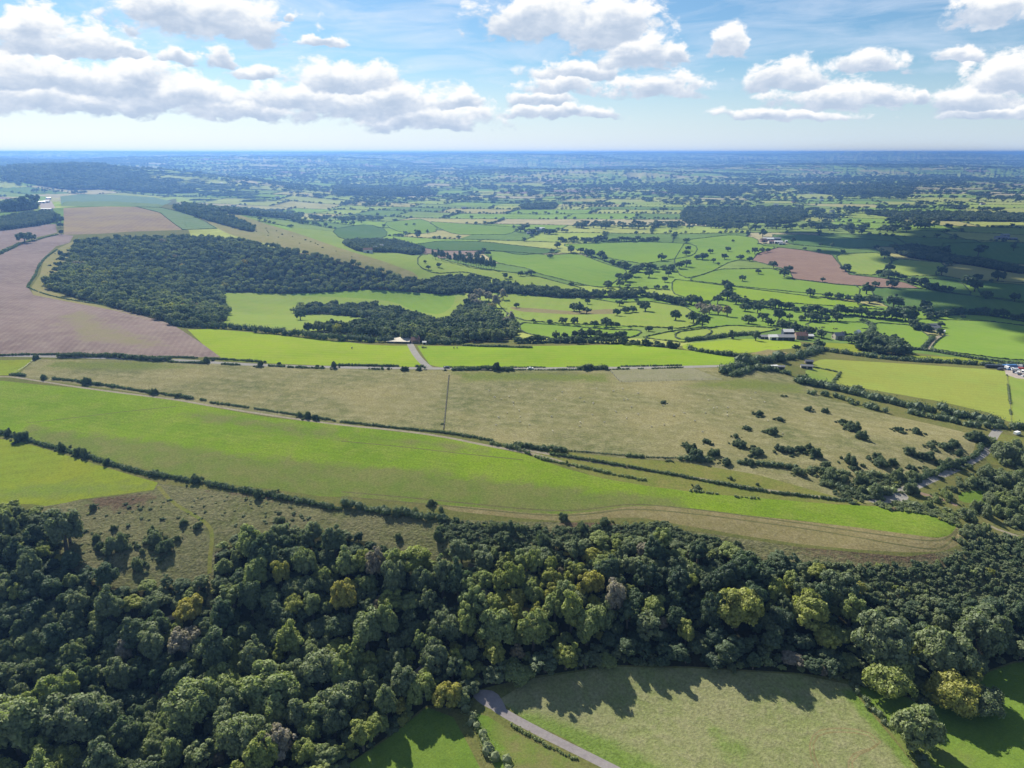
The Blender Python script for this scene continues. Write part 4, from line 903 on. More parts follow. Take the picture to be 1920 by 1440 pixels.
hedge('hedge along the far edge of the large hay field', 6, '760,50 900,70 1050,90 1250,110 1450,120 1700,135 1930,150', 5, 7, .12, 0, .45)
hedge('thick shrub belt along the near edge of the hay field', 6, '655,235 760,250 860,275 960,300 1080,325 1200,355 1320,385 1450,405 1560,425 1660,445 1760,470', 6.2, 9, .14, 0, .5, trees=.04)
hedge('second shrub belt beside the rough pasture', 6, '710,295 850,310 930,345 1030,370 1130,395', 4, 7, .20, .15, .6, name='thicket', cat='thicket')
hedge('shrub belt continuing down to the sunlit lane', 6, '1270,405 1400,430 1520,455 1600,475 1700,490 1780,490 1880,485 1960,490', 4.5, 7, .2, .05, .6, name='thicket', cat='thicket')
hedge('hedge below the large partly shaded green field', 3, '1270,1245 1390,1255 1500,1275 1650,1300 1800,1320 1930,1335', 3, 4, .08, 0, .4)
hedge('curved hedge round the cow pasture', 3, '1000,1085 1050,1095 1075,1130 1040,1160 1000,1185', 4, 7, .16, 0, .5)
hedge('dark hedge beside the bright lane in the right vale', 3, '1345,1245 1375,1215 1410,1180', 3, 4, .08)
hedge('hedge in front of the pale yellow-green meadow', 3, '30,1245 110,1262 200,1275 300,1285 390,1298', 4, 5, .1, 0, .5)
hedge('hedge behind the near farm and meadow', 3, '30,1200 140,1190 230,1175 340,1165 420,1160', 4.5, 6, .1, 0, .5)
hedge('thin hedge line between the hay field and its paddock', 0, '1516,688 1545,692 1570,698', 1.2, 1.6, .14, .2)
hedge('scrubby line between the paddock and the hay field', 0, '1574,699 1570,708 1558,722', 2, 3.5, .3, .1)
hedge('line of low scrub along the fence at the right edge', 0, '1888,704 1891,730 1894,760 1896,795', 1.1, 1.4, .3, .25)
print('hedges', round(time.time() - T0, 1))

# ------------------------------------------------------------------ bushes on the rough pasture and scrubland
def spots(z, txt): return Q(z, [tuple(float(v) for v in p.split(',')) for p in txt.split()])
SAT = []   # low growth round the feet of the bushes
def bushes(z, txt, what, where, tint, hs=.95, grp=None, lod='hi'):
    L = spots(z, txt); k = OFF[z][2]; L.sort(key=lambda q: q[0])
    for i, (px, py, w) in enumerate(L):
        x, y = at(px, py); r = w / k / 2 / FPX * slant(x, y) * .70; D = slant(x, y)
        size = 'large ' if r > 4.4 else 'small ' if r < 2.2 else ''
        plant('bush', f'{size}{what}, {ORD[i]} from the left {where}', 'bush', x, y, r, 'shrub', lod if D < 700 else 'mid', float(np.clip(tint + R.uniform(-.08, .14), 0, 1)), grp, hs * R.uniform(.95, 1.4))
        for _ in range(7): a = R.uniform(0, 6.28); q = r * R.uniform(.7, 2.0); SAT.append((x + q * math.cos(a), y + q * math.sin(a), r * R.uniform(.15, .5), tint + R.uniform(-.05, .2)))
bushes(6, '430,415,60 545,445,50 705,388,50 800,400,45 360,495,45 505,520,75 135,570,60 300,540,45', 'dark round bush', 'of the upper pasture bushes', .12, 1.0, 'bushes on the rough pasture')
bushes(6, '320,590,90 50,620,80 20,590,50 75,660,110 415,635,90 395,600,45 170,640,80 245,690,75 545,615,70 600,625,80 655,615,75 710,600,50 745,645,80 810,700,60 370,690,70', 'dark spreading bush', 'in the lower left pasture group', .12, .95, 'bushes on the rough pasture')
bushes(6, '945,690,90 900,465,60 955,500,100 1005,548,75 1220,505,55 1310,515,65 1275,635,80 1345,660,60 1110,695,100 1090,660,60 1175,695,60 1285,720,60', 'dark long-shadowed bush', 'in the right pasture group', .14, 1.0, 'bushes on the rough pasture')
bushes(6, '1395,595,60 1475,600,80 1525,585,60 1550,637,60 1385,665,80 1450,700,70 1510,705,90 1650,560,90 1620,540,60 1570,690,60 1390,745,80', 'dark bush', 'in the bush cluster by the sunlit lane', .18, .95, 'bushes by the sunlit lane')
bushes(6, '270,775,35 420,808,25 80,825,45 580,310,20', 'small lone bush', 'on the grass wedge', .3, 1.0, 'bushes on the grass wedge')
bushes(5, '1810,345,45 1845,672,40 570,465,22 1380,1350,10', 'low dark bush', 'on the open middle of the pasture', .12, .6, 'bushes on the open pasture')
bushes(6, '650,745,80 720,740,60 830,770,110 900,790,80 1000,800,90 1080,870,110 1130,860,90 1010,850,60 800,810,60 1280,850,80 1210,775,90 1290,775,80', 'grey-green shrub', 'in the scrub above the car park', .32, 1.1, 'scrub above the car park')
bushes(4, '525,945,40 660,1180,130 870,1130,110 930,1180,110 770,1275,90 1030,1030,50 1110,1050,50 1580,1020,55 800,1190,40 700,1110,50 560,1165,60 640,1060,40 610,1280,40 540,1120,50 1000,1120,40 860,1090,70', 'rounded bush', 'on the brown scrubland bank', .22, 1.25, 'bushes on the scrubland bank')
bushes(4, '50,530,45 120,560,80 350,615,60 440,640,50 475,650,60 605,690,50 870,750,50 1100,790,70 1390,840,40 1450,880,60 1530,865,60 1660,890,40', 'dark hedge bush', 'along the field hedge below the strip', .12, 1.35, 'bushes in the strip field hedge')
bushes(4, '245,212,36 490,240,55 550,245,30 870,295,40 1005,312,44 1690,425,40 1730,430,50 1775,440,50', 'round dark bush', 'along the hedge of the farm track', .14, 1.3, 'bushes along the farm track')
bushes(1, '200,1300,40 1160,1318,55 1465,1340,45 1490,1320,22 1570,1335,30 1785,1345,25 1880,1350,50 1815,1350,22', 'dark roadside bush', 'along the left part of the road', .1, 1.3, 'bushes along the road')
bushes(2, '265,1358,26 355,1364,55 438,1362,40 150,1340,20 585,1364,22 870,1362,70 930,1368,36 1380,1360,60 1560,1352,20 1060,1362,14', 'dark roadside bush', 'along the right part of the road', .1, 1.1, 'bushes along the road')
bushes(5, '545,1110,100 500,920,60 690,1110,45 420,965,50 310,985,60 240,960,40 560,960,50 1140,600,40 1270,690,30 860,1075,90 930,1080,110 1010,1070,70 1130,1140,110 1350,1060,80 1250,1000,60 1480,1030,80 320,1110,50 600,1190,50', 'leafy shrub', 'along the foreground wood edge', .26, 1.35, 'shrubs at the wood edge')
bushes(1, '340,710,40 350,740,50 330,770,50 290,815,25 280,775,16 345,800,60 375,720,50', 'dark gorse bush', 'on the dry bank beside the hanging wood', .06, .8, 'bushes on the dry bank', 'mid')
bushes(6, '560,310,22 1830,660,170 1900,700,120 1700,760,130 1620,810,90 1780,790,140 1880,800,130 1560,815,60 1470,860,60 1520,840,50 1420,880,40', 'broad bush', 'in the thicket right of the sunlit lane', .36, 1.1, 'thicket right of the lane')
bushes(6, '1730,910,110 1830,930,120 1900,960,110 1650,950,90 1700,980,100 1790,990,110 1870,1030,100 1600,1000,90 1650,1080,110 1600,1100,80 1570,1140,60 1700,1060,60 1480,880,70 1420,900,60 1380,930,60 1900,880,120', 'green bush', 'in the thicket beside the chalky path', .42, 1.0, 'thicket beside the chalky path')
scr = [item(x, y, r, 'shrub', 'mid', float(np.clip(t, 0, 1)), R.uniform(.7, 1.2)) for x, y, r, t in SAT]
for poly, n, rr, tint, hs in (
  ([(1490, 1052), (1600, 1060), (1700, 1062), (1790, 1045), (1840, 1005), (1930, 1010), (2200, 1000), (2200, 1125), (1990, 1140), (1800, 1150), (1620, 1125), (1540, 1090)], 9000, (1.0, 2.3), .30, .95),
  ([(1040, 990), (1130, 988), (1240, 978), (1300, 1003), (1390, 1020), (1290, 1030), (1050, 1030)], 2500, (.7, 1.7), .30, .9),
  ([(820, 975), (960, 985), (1050, 992), (1040, 1030), (960, 1030), (850, 1030)], 1600, (.7, 1.8), .26, .9),
  ([(1640, 945), (1700, 940), (1790, 965), (1800, 990), (1740, 965), (1660, 955)], 900, (.8, 1.8), .46, .8),
  ([(1560, 925), (1640, 890), (1720, 895), (1650, 930), (1600, 945)], 900, (.8, 1.8), .30, .9),
  ([(1800, 915), (1860, 893), (1990, 872), (2200, 860), (2200, 1000), (1990, 1010), (1890, 985), (1880, 925), (1790, 912)], 4000, (1.2, 2.8), .34, .95),
  ([(100, 960), (280, 930), (480, 930), (620, 965), (640, 985), (520, 985), (400, 990), (300, 1060), (180, 1080), (110, 1030)], 260, (.5, 1.2), .3, .6),
  ([(130, 465), (180, 470), (300, 500), (420, 575), (330, 575), (200, 545), (110, 525)], 1500, (2, 3.6), .33, .8),
  ([(340, 400), (480, 420), (640, 470), (700, 500), (600, 470), (420, 425)], 220, (1.2, 2.4), .12, .8)):
    p = wpoly(poly, 14, 0)
    scr += [item(x, y, r, 'shrub', 'mid', float(np.clip(tint + R.uniform(-.2, .16) + (.3 if R.random() < .06 else 0), 0, 1)), hs * R.uniform(.8, 1.2)) for x, y, r in dart(p, [(rr[0] * 1.3, rr[1], .4), (rr[0], rr[0] * 1.3, .6)], n, rng, .62)]
scatter('scrub', 'dense low bramble and thorn scrub around the wood edges', 'scrub', scr)

# ------------------------------------------------------------------ single trees of the vale
def trees_at(z, txt, what, where, tint, grp, shapes=('dome', 'spread', 'dome', 'round'), fat=1.0):
    L = spots(z, txt); k = OFF[z][2]; L.sort(key=lambda q: q[0])
    for i, (px, py, w) in enumerate(L):
        x, y = at(px, py); D = slant(x, y); r = w / k / 2 / FPX * D * fat
        plant('field_tree', f'{what}, {ORD[i]} from the left {where}', 'field tree', x, y, r, R.choice(shapes), 'mid' if D < 1700 else 'low', float(np.clip(tint + R.uniform(-.06, .1), 0, 1)), grp, R.uniform(.82, .98))
GV = 'oaks standing in the vale pastures'
trees_at(2, '430,615,40 660,622,28 485,595,22 365,548,18 410,548,18 970,568,20 825,718,30 1175,730,36 1290,698,45 1215,674,34', 'round dark oak', 'of the far pasture oaks', .10, GV)
trees_at(2, '550,784,32 490,795,30 470,760,20 1070,830,45 920,846,36 950,850,24 1010,832,40 1040,830,26', 'small round tree', 'below the poplar row', .14, GV)
trees_at(2, '1500,900,48 1600,862,64 1560,850,44 1640,835,60 1690,795,40 1740,805,50 1730,840,45 1820,866,32 1840,835,40 1850,805,50 1900,790,50 1800,748,45', 'large dark oak', 'in the oak group on the bright slope', .09, GV)
trees_at(2, '985,1010,34 1340,1040,62 1310,1030,50 1380,1042,40 1385,990,36 1565,1000,40 1550,1055,46 1600,1040,50 1640,1035,50 1710,1030,64 1680,1010,40 1595,975,34', 'dark parkland oak', 'in the sunlit pasture groups', .09, GV)
trees_at(2, '1080,1090,22 1172,1098,36 1247,1104,48 1312,1108,46 1375,1112,28 1425,1116,46 1490,1118,60 1550,1120,34 1520,1118,36', 'dark oak', 'in the line of oaks below the sunlit pasture', .09, 'line of oaks below the sunlit pasture')
trees_at(2, '1625,1124,20 1730,1144,45 1850,1144,35 1880,1080,64 1265,955,30 1695,940,44 1660,980,26 1760,965,50 1825,970,36 1890,990,50', 'dark green tree', 'near the right end of the sunlit pasture', .11, GV)
trees_at(2, '445,1200,72 560,1195,60 670,1198,50 860,1205,40 1100,1200,44 880,1180,40 960,1190,44 490,1212,40', 'dark bushy tree', 'behind the bright road fields', .14, 'trees behind the road fields')
trees_at(2, '740,985,60 780,970,70 830,975,60 870,1010,50 910,965,44 760,1010,56 840,1030,50 710,1000,44 930,1130,60 955,1100,50', 'pale grey half-bare tree', 'of the pale trees at the combe mouth', .97, 'pale half-bare trees at the combe mouth', ('tall', 'round'))
trees_at(3, '20,645,36 30,690,30 20,715,40 20,780,50 155,705,28 255,694,28 282,640,20 235,738,36 322,740,38 365,704,22 405,708,44 447,701,28 478,698,28 375,749,32 172,758,30 110,740,50 80,738,36 200,770,22', 'dark round oak', 'of the oaks left of the ploughed wedge', .09, GV)
trees_at(3, '510,788,45 425,820,34 335,860,36 570,840,62 600,810,40 785,865,28 1083,894,36 1175,900,50 915,806,54', 'dark oak', 'round the edge of the ploughed wedge', .09, GV)
trees_at(3, '685,688,22 765,698,22 900,708,28 840,672,24 775,664,20 1135,735,50 1158,806,46 620,650,30 450,610,44', 'small dark tree', 'above the ploughed wedge', .09, GV)
trees_at(3, '1455,830,50 1705,960,56 1640,920,60 1600,876,60 1650,866,54 1770,860,60 1865,975,46 1480,715,40 1695,690,34 1660,720,40 1860,690,34', 'shaded dark oak', 'in the shaded fields at the right', .08, GV)
trees_at(3, '245,900,56 255,930,60 250,968,70 195,990,62 300,990,62 275,960,50', 'tall dark tree', 'in the tree clump jutting into the vivid pasture', .07, 'clump of trees by the vivid pasture')
trees_at(3, '715,950,50 818,960,40 882,967,40 925,972,34 985,990,60 1033,935,58 1050,985,56', 'round oak', 'along the lower edge of the vivid pasture', .09, GV)
trees_at(3, '1185,1015,70 1215,1005,50 1360,1025,50 1490,1064,44 1440,1074,30 1375,1062,56 1270,1090,80 1300,1130,60 1250,1060,50 1450,1120,30 1575,1075,26', 'dark tree', 'along the stream in the right vale', .09, GV)
trees_at(3, '540,1082,64 450,1085,60 370,1100,70 350,1030,60 420,1040,60 110,1115,80 60,1095,64 480,1110,40 600,1080,36', 'dark tree', 'of the trees behind the near farm paddock', .08, 'trees behind the near farm')
trees_at(3, '100,1030,60 150,1045,60 200,1050,56 250,1060,50 120,1060,44', 'pale grey bare tree', 'of the pale bare trees behind the paddock', .98, 'pale bare trees behind the paddock', ('round', 'tall'))
trees_at(3, '630,1150,60 680,1160,70 720,1165,50 560,1135,50 410,1195,50 780,1180,50 860,1185,40 900,1180,40 950,1210,60 1000,1240,90 1060,1255,90 1130,1265,80 1200,1275,80 1250,1280,60 700,1240,40 640,1255,44 760,1240,50', 'dark leafy tree', 'of the trees round the near farm', .12, 'trees round the near farm')
trees_at(1, '140,645,60 180,635,40 345,600,24 340,560,24 345,540,30 320,530,36', 'dark tree', 'along the lane between the ploughed fields', .09, 'trees by the plateau lane')
trees_at(1, '30,468,70 70,466,80 110,462,80 150,462,60 195,452,56 10,470,60', 'dark pine-like tree', 'in the clump beside the ridge farm', .02, 'clump beside the ridge farm')
trees_at(1, '1690,1080,60', 'lone dark tree', 'in the combe pasture', .1, GV)
trees_at(6, '980,290,60 1160,770,1', 'pale leafy tree', 'standing in the shrub belt by the hay field', .45, None)
trees_at(4, '395,1130,120', 'broad dark tree', 'shading the scrubland at the left', .28, None, ('tall',))
L = spots(2, '515,735,0 530,742,0 548,738,0 565,748,0 580,740,0 600,752,0 612,758,0 640,762,0 655,768,0 672,765,0 688,772,0 700,778,0 716,774,0 730,782,0 745,780,0 760,786,0 772,782,0 786,790,0 800,788,0 815,794,0 830,790,0 845,796,0 668,748,0 640,748,0 690,752,0 720,758,0 760,768,0 800,772,0 840,778,0 860,800,0')
for px, py, _ in L:
    x, y = at(px, py); plant('poplar_tree', 'slim dark poplar standing in the plantation row across the middle of the vale', 'poplar', x, y, R.uniform(3.4, 4.5), 'poplar', 'mid', R.uniform(.04, .18), 'row of poplars in the vale', R.uniform(.9, 1.15))
def tree_row(label, grp, z, pts, w, sp, tint=.08):
    k = OFF[z][2]; p = [q for q in densify([q[:2] for q in Q(z, pts)], sp / k, False)]; hedge('low hedge under the ' + grp, z, pts, 2.6, 4.5, .08, 0, .5)
    for i, (px, py) in enumerate(p):
        x, y = at(px + R.uniform(-.3, .3) * sp / k, py + R.uniform(-1.5, 1.5)); D = slant(x, y); r = w / k / 2 / FPX * D * R.uniform(.7, 1.15)
        plant('hedgerow_tree', label, 'hedgerow tree', x, y, r, R.choice(['dome', 'round', 'spread']), 'mid' if D < 1800 else 'low', max(0, tint + R.uniform(-.06, .1)), grp, R.uniform(.8, 1))
for a in (('dark tree in the unbroken belt below the vivid pasture', 'belt below the vivid pasture', 3, '340,1000 420,1005 600,1025 800,1045', 58, 34),
 ('dark tree in the belt right of the vivid pasture corner', 'belt right of the vivid pasture', 3, '830,1050 1000,1062 1130,1075 1250,1085', 62, 36),
 ('dark oak in the diagonal belt on the bright slope', 'diagonal oak belt', 2, '1340,705 1450,735 1560,780 1680,815', 46, 30),
 ('tree in the short belt left of the pale bare trees', 'belt left of the pale bare trees', 3, '-60,985 0,992 130,1000', 56, 34),
 ('dark tree in the low belt beyond the bright road field', 'belt beyond the bright road field', 2, '1000,1215 1200,1208 1400,1212 1600,1215 1880,1240', 46, 32),
 ('dark tree in the belt at the right end of the central wood', 'belt right of the central wood', 2, '1690,945 1780,965 1920,1000', 48, 34),
 ('dark tree in the short row behind the cow pasture', 'row behind the cow pasture', 3, '660,1085 760,1088 860,1092', 54, 34),
 ('dark tree in the row along the shaded valley', 'row along the shaded valley', 3, '1110,835 1230,855 1340,890 1500,930', 50, 36),
 ('dark tree in the row above the rough paddock', 'row above the rough paddock', 2, '1210,1188 1350,1180 1480,1185 1590,1180', 50, 36),
 ('dark tree in the broken row in front of the paddock', 'row in front of the paddock', 3, '500,1115 560,1120 640,1135 700,1150', 44, 32),
 ('shaded tree in the row under the far right hill', 'row under the far right hill', 3, '1380,1075 1520,1050 1700,1050 1920,1090', 44, 36),
 ('dark tree in the long row across the bright far pasture', 'row across the far pasture', 2, '1240,640 1400,635 1600,640 1780,635', 30, 22),
 ('dark tree in the row between the stream and the grey patch', 'row by the grey patch', 3, '1280,1090 1310,1135 1400,1150 1450,1160', 40, 26)):
    tree_row(*a)
print('trees', round(time.time() - T0, 1))

# ------------------------------------------------------------------ hedges and trees of the far vale: one mass
def unlattice(u, v):
    c, s = math.cos(LROT), math.sin(LROT); wx = (u * c - v * s) * LAT; wy = (u * s + v * c) * LAT; x, y = wx.copy(), wy.copy()
    for _ in range(6): x = wx - 150 * fbm(x / 900, y / 900, 41, 2); y = wy - 150 * fbm(x / 900, y / 900, 57, 2)
    return x, y
def fr(a): return a - math.floor(a)
far = []
def far_add(x, y, rz, kind):
    z = float(H(x, y))
    if kind == 'hedge': sc = (7.2, R.uniform(1.1, 1.9), R.uniform(1.2, 2.2)); ob = pick('shrub', 'low')[2]
    elif kind == 'tree': r = R.uniform(3.2, 6.6); sc = (r, r, r * R.uniform(.7, .9)); ob = pick(R.choice(['dome', 'round', 'spread']), 'low')[2]
    elif kind == 'seg': sc = (R.uniform(16, 24), R.uniform(2.5, 4.5), R.uniform(2.5, 6)); ob = pick('shrub', 'low')[2]
    elif kind == 'clump': r = R.uniform(6, 11); sc = (r * 1.5, r, R.uniform(4.5, 7)); ob = pick('dome', 'low')[2]
    else: sc = (R.uniform(40, 75), R.uniform(6, 14), R.uniform(5, 11)); ob = pick('shrub', 'low')[2]
    far.append((x, y, z, sc, rz, ob, max(0, .17 + R.uniform(-.12, .16))))
def far_edges():
    E = []
    for j in range(0, 86):
        w = .75 + .9 * fr(j * .381966); off = 7 * fr(j * .618034); v0 = j
        for i in range(int((-75 + off) / w), int((75 + off) / w)):
            u0 = i * w - off; E.append((u0, v0, u0 + w, v0)); E.append((u0, v0, u0, v0 + 1))
    E = np.array(E); mx, my = unlattice((E[:, 0] + E[:, 2]) / 2, (E[:, 1] + E[:, 3]) / 2)
    k = (my > 560) & (my < 17500) & (np.abs(mx) < my * .80 + 200); E = E[k]; my = my[k]
    X = []; Y = []; A = []; Kd = []
    for (u0, v0, u1, v1), yc in zip(E, my):
        if R.random() < .13: continue
        Lm = math.hypot(u1 - u0, v1 - v0) * LAT; st = 13 if yc < 3300 else 38 if yc < 7800 else 105; n = max(2, int(Lm / st)); t = (np.arange(n) + .5) / n
        x, y = unlattice(u0 + (u1 - u0) * t, v0 + (v1 - v0) * t); a = math.atan2(y[-1] - y[0], x[-1] - x[0]); pt = R.choice([.08, .2, .4, .65, .9])
        for q in range(n):
            if st == 13:
                X.append(x[q]); Y.append(y[q]); A.append(a); Kd.append('hedge')
                if R.random() < pt: X.append(x[q] + R.uniform(-3, 3)); Y.append(y[q] + R.uniform(-3, 3)); A.append(0); Kd.append('tree')
            elif st == 38:
                X.append(x[q]); Y.append(y[q]); A.append(a); Kd.append('seg')
                if R.random() < pt + .15: X.append(x[q] + R.uniform(-12, 12)); Y.append(y[q] + R.uniform(-6, 6)); A.append(0); Kd.append('clump')
            elif R.random() < .8: X.append(x[q]); Y.append(y[q]); A.append(a); Kd.append('far')
    # copses and spinneys
    for lo, hi, n, th in ((1900, 4500, 5200, .14), (4500, 8500, 8000, .06), (8500, 19000, 9000, .0)):
        y = np.exp(G.uniform(math.log(lo), math.log(hi), n)); x = G.uniform(-.8, .8, n) * y; m = fbm(x / (lo * .16), y / (lo * .10), 303, 2) > th
        for a, b in zip(x[m], y[m]): X.append(a); Y.append(b); A.append(R.uniform(-.3, .3)); Kd.append('clump' if b < 6500 else 'far')
    for pts, w in RIDGES[:5]:
        for px, d, z in pts:
            for _ in range(26):
                a, b, c = ray(px + R.uniform(-60, 60), 285); k = (d + R.uniform(-.9, .35) * w) / math.hypot(a, b); X.append(a * k); Y.append(b * k); A.append(R.uniform(-.3, .3)); Kd.append('far')
    X = np.array(X); Y = np.array(Y); bad = (Y < 3200) & in_manual(X, Y); plat = wpoly([(-400, 700), (1500, 700), (1500, 652), (760, 640), (420, 600), (400, 430), (330, 372), (100, 362), (-400, 400)], 14, 0); bad |= inside(plat, X, Y)
    bad |= (Y < 640) | (X / Y > .58) & (Y < 700)
    for x, y, a, k, b in zip(X, Y, A, Kd, bad):
        if not b: far_add(x, y, a, k)
far_edges()
VALE = {'vale', 'vale2', 'valed', 'valet', 'bright', 'plough2', 'crop', 'stubble', 'lime', 'bright2'}
for nm, lab, mt, p in FIELDS:
    if mt in VALE and p[:, 1].mean() > 640 and nm == 'field' and 'combe' not in lab and 'ridge' not in lab and 'under the tree' not in lab:
        q = resample(np.vstack([p, p[:1]]), 6.0); d = np.gradient(q, axis=0)
        for (x, y), (dx, dy) in zip(q, d): far.append((x, y, float(H(x, y)), (4.4, R.uniform(.8, 1.3), R.uniform(.7, 1.5)), math.atan2(dy, dx), pick('shrub', 'low')[2], R.uniform(.02, .2)))
scatter('hedgerows', 'countless far hedges and trees dividing the vale into fields', 'hedgerows', far)
print('far', len(far), round(time.time() - T0, 1))
# ------------------------------------------------------------------ farms, vehicles, animals, fences
B = {'white': plain('white_sheet', (.56, .56, .55), .6, .06, 1), 'grey': plain('grey_sheet', (.20, .205, .215), .6, .12, 1), 'blue': plain('dark_blue_cladding', (.045, .06, .095), .6, .15, 1), 'red': plain('red_brown_tiles', (.17, .085, .065), .85, .25, 1), 'brick': plain('warm_brick', (.30, .20, .15), .9, .2, 1), 'stone': plain('pale_stone', (.42, .38, .31), .9, .15, 1), 'dark': plain('dark_opening', (.015, .016, .018), .7, .2, 1), 'slate': plain('slate_roof', (.13, .14, .17), .7, .2, 1), 'glass': plain('window_glass', (.03, .04, .05), .1, .1, 1), 'rubber': plain('tyre_rubber', (.02, .02, .02), .9, .1, 8), 'wood': plain('weathered_timber', (.16, .13, .10), .9, .25, 4), 'wire': plain('fence_wire', (.18, .18, .18), .5, .1, 4, .6), 'fleece': plain('pale_fleece', (.45, .42, .34), .95, .12, 6), 'hide': plain('black_hide', (.03, .025, .022), .8, .4, 2), 'skin': plain('dark_face', (.06, .05, .045), .8, .2, 4), 'paintw': plain('white_paint', (.78, .78, .77), .35, .04, 2), 'paintb': plain('blue_paint', (.06, .16, .38), .35, .08, 2), 'paintd': plain('dark_paint', (.03, .035, .045), .35, .1, 2), 'paintr': plain('red_paint', (.35, .06, .045), .4, .1, 2), 'steel': plain('steel_lattice', (.32, .34, .36), .5, .1, 2, .5), 'paints': plain('silver_paint', (.50, .51, .53), .35, .06, 2)}
def roofed(W, D, h, rise, over=.35, arch=False):
    """walls (with gables) and roof shell as two shape lists, ridge along x"""
    a, b = W / 2, D / 2; w = MB(); w.add([(-a, -b, -1), (a, -b, -1), (a, b, -1), (-a, b, -1), (-a, -b, h), (a, -b, h), (a, b, h), (-a, b, h), (-a, 0, h + rise), (a, 0, h + rise)], [(0, 1, 5, 4), (2, 3, 7, 6), (1, 2, 6, 9, 5), (3, 0, 4, 8, 7)])
    r = MB(); n = 8 if arch else 1; A = a + over; pr = []
    for k in range(-n, n + 1):
        f = k / n; y = f * (b + over); z = h + rise * (math.sqrt(max(0, 1 - f * f)) if arch else 1 - abs(f)) - (0 if arch else over * rise / b * abs(f)); pr.append((y, z + .03))
    v = [(-A, y, z) for y, z in pr] + [(A, y, z) for y, z in pr] + [(-A, y, z + .14) for y, z in pr] + [(A, y, z + .14) for y, z in pr]; m = len(pr); f = []
    for k in range(m - 1): f += [(k, k + 1, m + k + 1, m + k), (2 * m + k, 3 * m + k, 3 * m + k + 1, 2 * m + k + 1), (k, 2 * m + k, 2 * m + k + 1, k + 1), (m + k, m + k + 1, 3 * m + k + 1, 3 * m + k)]
    f += [(0, m, 3 * m, 2 * m), (m - 1, 3 * m - 1, 4 * m - 1, 2 * m - 1)][:2]; r.add(v, f); return w, r
def shed(name, label, cat, px, py, W, D, h, rise, rz, wall, roof, group=None, doors=2, arch=False, windows=0, chimney=False):
    x, y = at(px, py); zs = [float(H(x + dx, y + dy)) for dx in (-W / 2, W / 2) for dy in (-D / 2, D / 2)]; o = empty(name, (x, y, sum(zs) / 4), math.radians(rz)); props(o, label, cat, group)
    w, r = roofed(W, D, h, rise, .3, arch); w.obj('wall', B[wall], o); ro = r.obj('roof', B[roof], o)
    for k in range(doors):
        u = -W / 2 + W * (k + .5) / doors; dw = min(4.5, W / doors * .72); d = MB(); d.box((u, -D / 2 - .04, min(h * .42, 2.1)), (dw, .08, min(h * .84, 4.2))); d.obj('door', B['dark' if not windows else 'wood'], o)
    for k in range(windows):
        u = -W / 2 + W * (k + .5) / windows
        for zz in ((1.5, h - 1.1) if h > 4 else (1.5,)):
            if zz < 2.4 and doors and abs(u) < W / doors * .4: continue
            d = MB(); d.box((u, -D / 2 - .03, zz), (1.1, .1, 1.2)); q = d.obj('window', B['paintw'], o); d = MB(); d.box((u, -D / 2 - .09, zz), (.9, .05, 1.0)); d.obj('pane', B['glass'], q)
    if chimney: d = MB(); d.box((W * .36, 0, h + rise + .35), (.8, .7, 1.5)); d.obj('chimney', B['brick'], ro)
    return o
NF = 'buildings of the near farm'
shed('barn', 'long dark blue open-fronted barn in the middle of the near farm', 'barn', 1470.5, 637, 17, 9, 3.6, 1.8, -2, 'blue', 'grey', NF, 3)
shed('barn', 'white-walled shed at the left of the dark blue barn', 'barn', 1447.5, 636.5, 8.5, 8, 3.4, 1.6, 4, 'white', 'white', NF, 1)
shed('barn', 'tall shed with a bright white roof behind the dark blue barn', 'barn', 1476, 630, 10, 8, 5.2, 2.0, -2, 'blue', 'white', NF, 2)
shed('barn', 'low grey shed at the left end of the near farm', 'barn', 1431, 635, 8.5, 6, 2.6, 1.2, 3, 'grey', 'grey', NF, 2)
shed('farmhouse', 'red-brown roofed farmhouse right of the dark blue barn', 'farmhouse', 1501, 636, 11, 8, 4.6, 2.8, -4, 'brick', 'red', NF, 1, windows=4, chimney=True)
shed('barn', 'small white-roofed shed at the right of the farmhouse', 'barn', 1517, 634, 7, 6, 2.8, 1.3, 0, 'grey', 'white', NF, 1)
shed('house', 'stone house half hidden in trees right of the near farm', 'house', 1571, 636, 10, 7, 4.6, 2.6, 8, 'stone', 'slate', NF, 1, windows=3, chimney=True)
shed('barn', 'small white-gabled outbuilding at the curved hedge of the cow pasture', 'barn', 1607, 627, 6, 5, 3, 1.8, 40, 'white', 'white', NF, 1)
FIELDS_YARD = None
shed('barn', 'wide low shed with a pale flat roof at the end of the straight lane', 'barn', 750, 641, 19, 16, 2.4, .7, -3, 'wood', 'stone', None, 3)
shed('cottage', 'small red-roofed cottage between trees beside the straight lane', 'cottage', 779, 643, 7, 6, 3.2, 2.0, 12, 'brick', 'red', None, 1, windows=2, chimney=True)
shed('hut', 'little white hut in the garden beside the red-roofed cottage', 'hut', 796, 645.5, 3, 2.4, 2.0, .7, 0, 'white', 'white', None, 1)
shed('caravan', 'white caravan among the bushes of the scrubby lane', 'caravan', 1449, 690.5, 6.4, 2.4, 2.2, .25, 6, 'paintw', 'white', None, 1, windows=2)
shed('hut', 'grey hut beside the white caravan in the scrubby lane', 'hut', 1464, 692, 5, 3, 2.2, .8, -8, 'wood', 'grey', None, 1)
shed('hut', 'long pale hut at the corner of the small green paddock', 'hut', 1512, 690.5, 9, 3, 2.2, .8, -10, 'stone', 'grey', None, 2)
shed('hut', 'low shed with a dark roof above the small green paddock', 'hut', 1516, 681.5, 6, 3, 2.2, .9, -6, 'wood', 'slate', None, 1)
M2 = 'buildings of the middle vale farm'
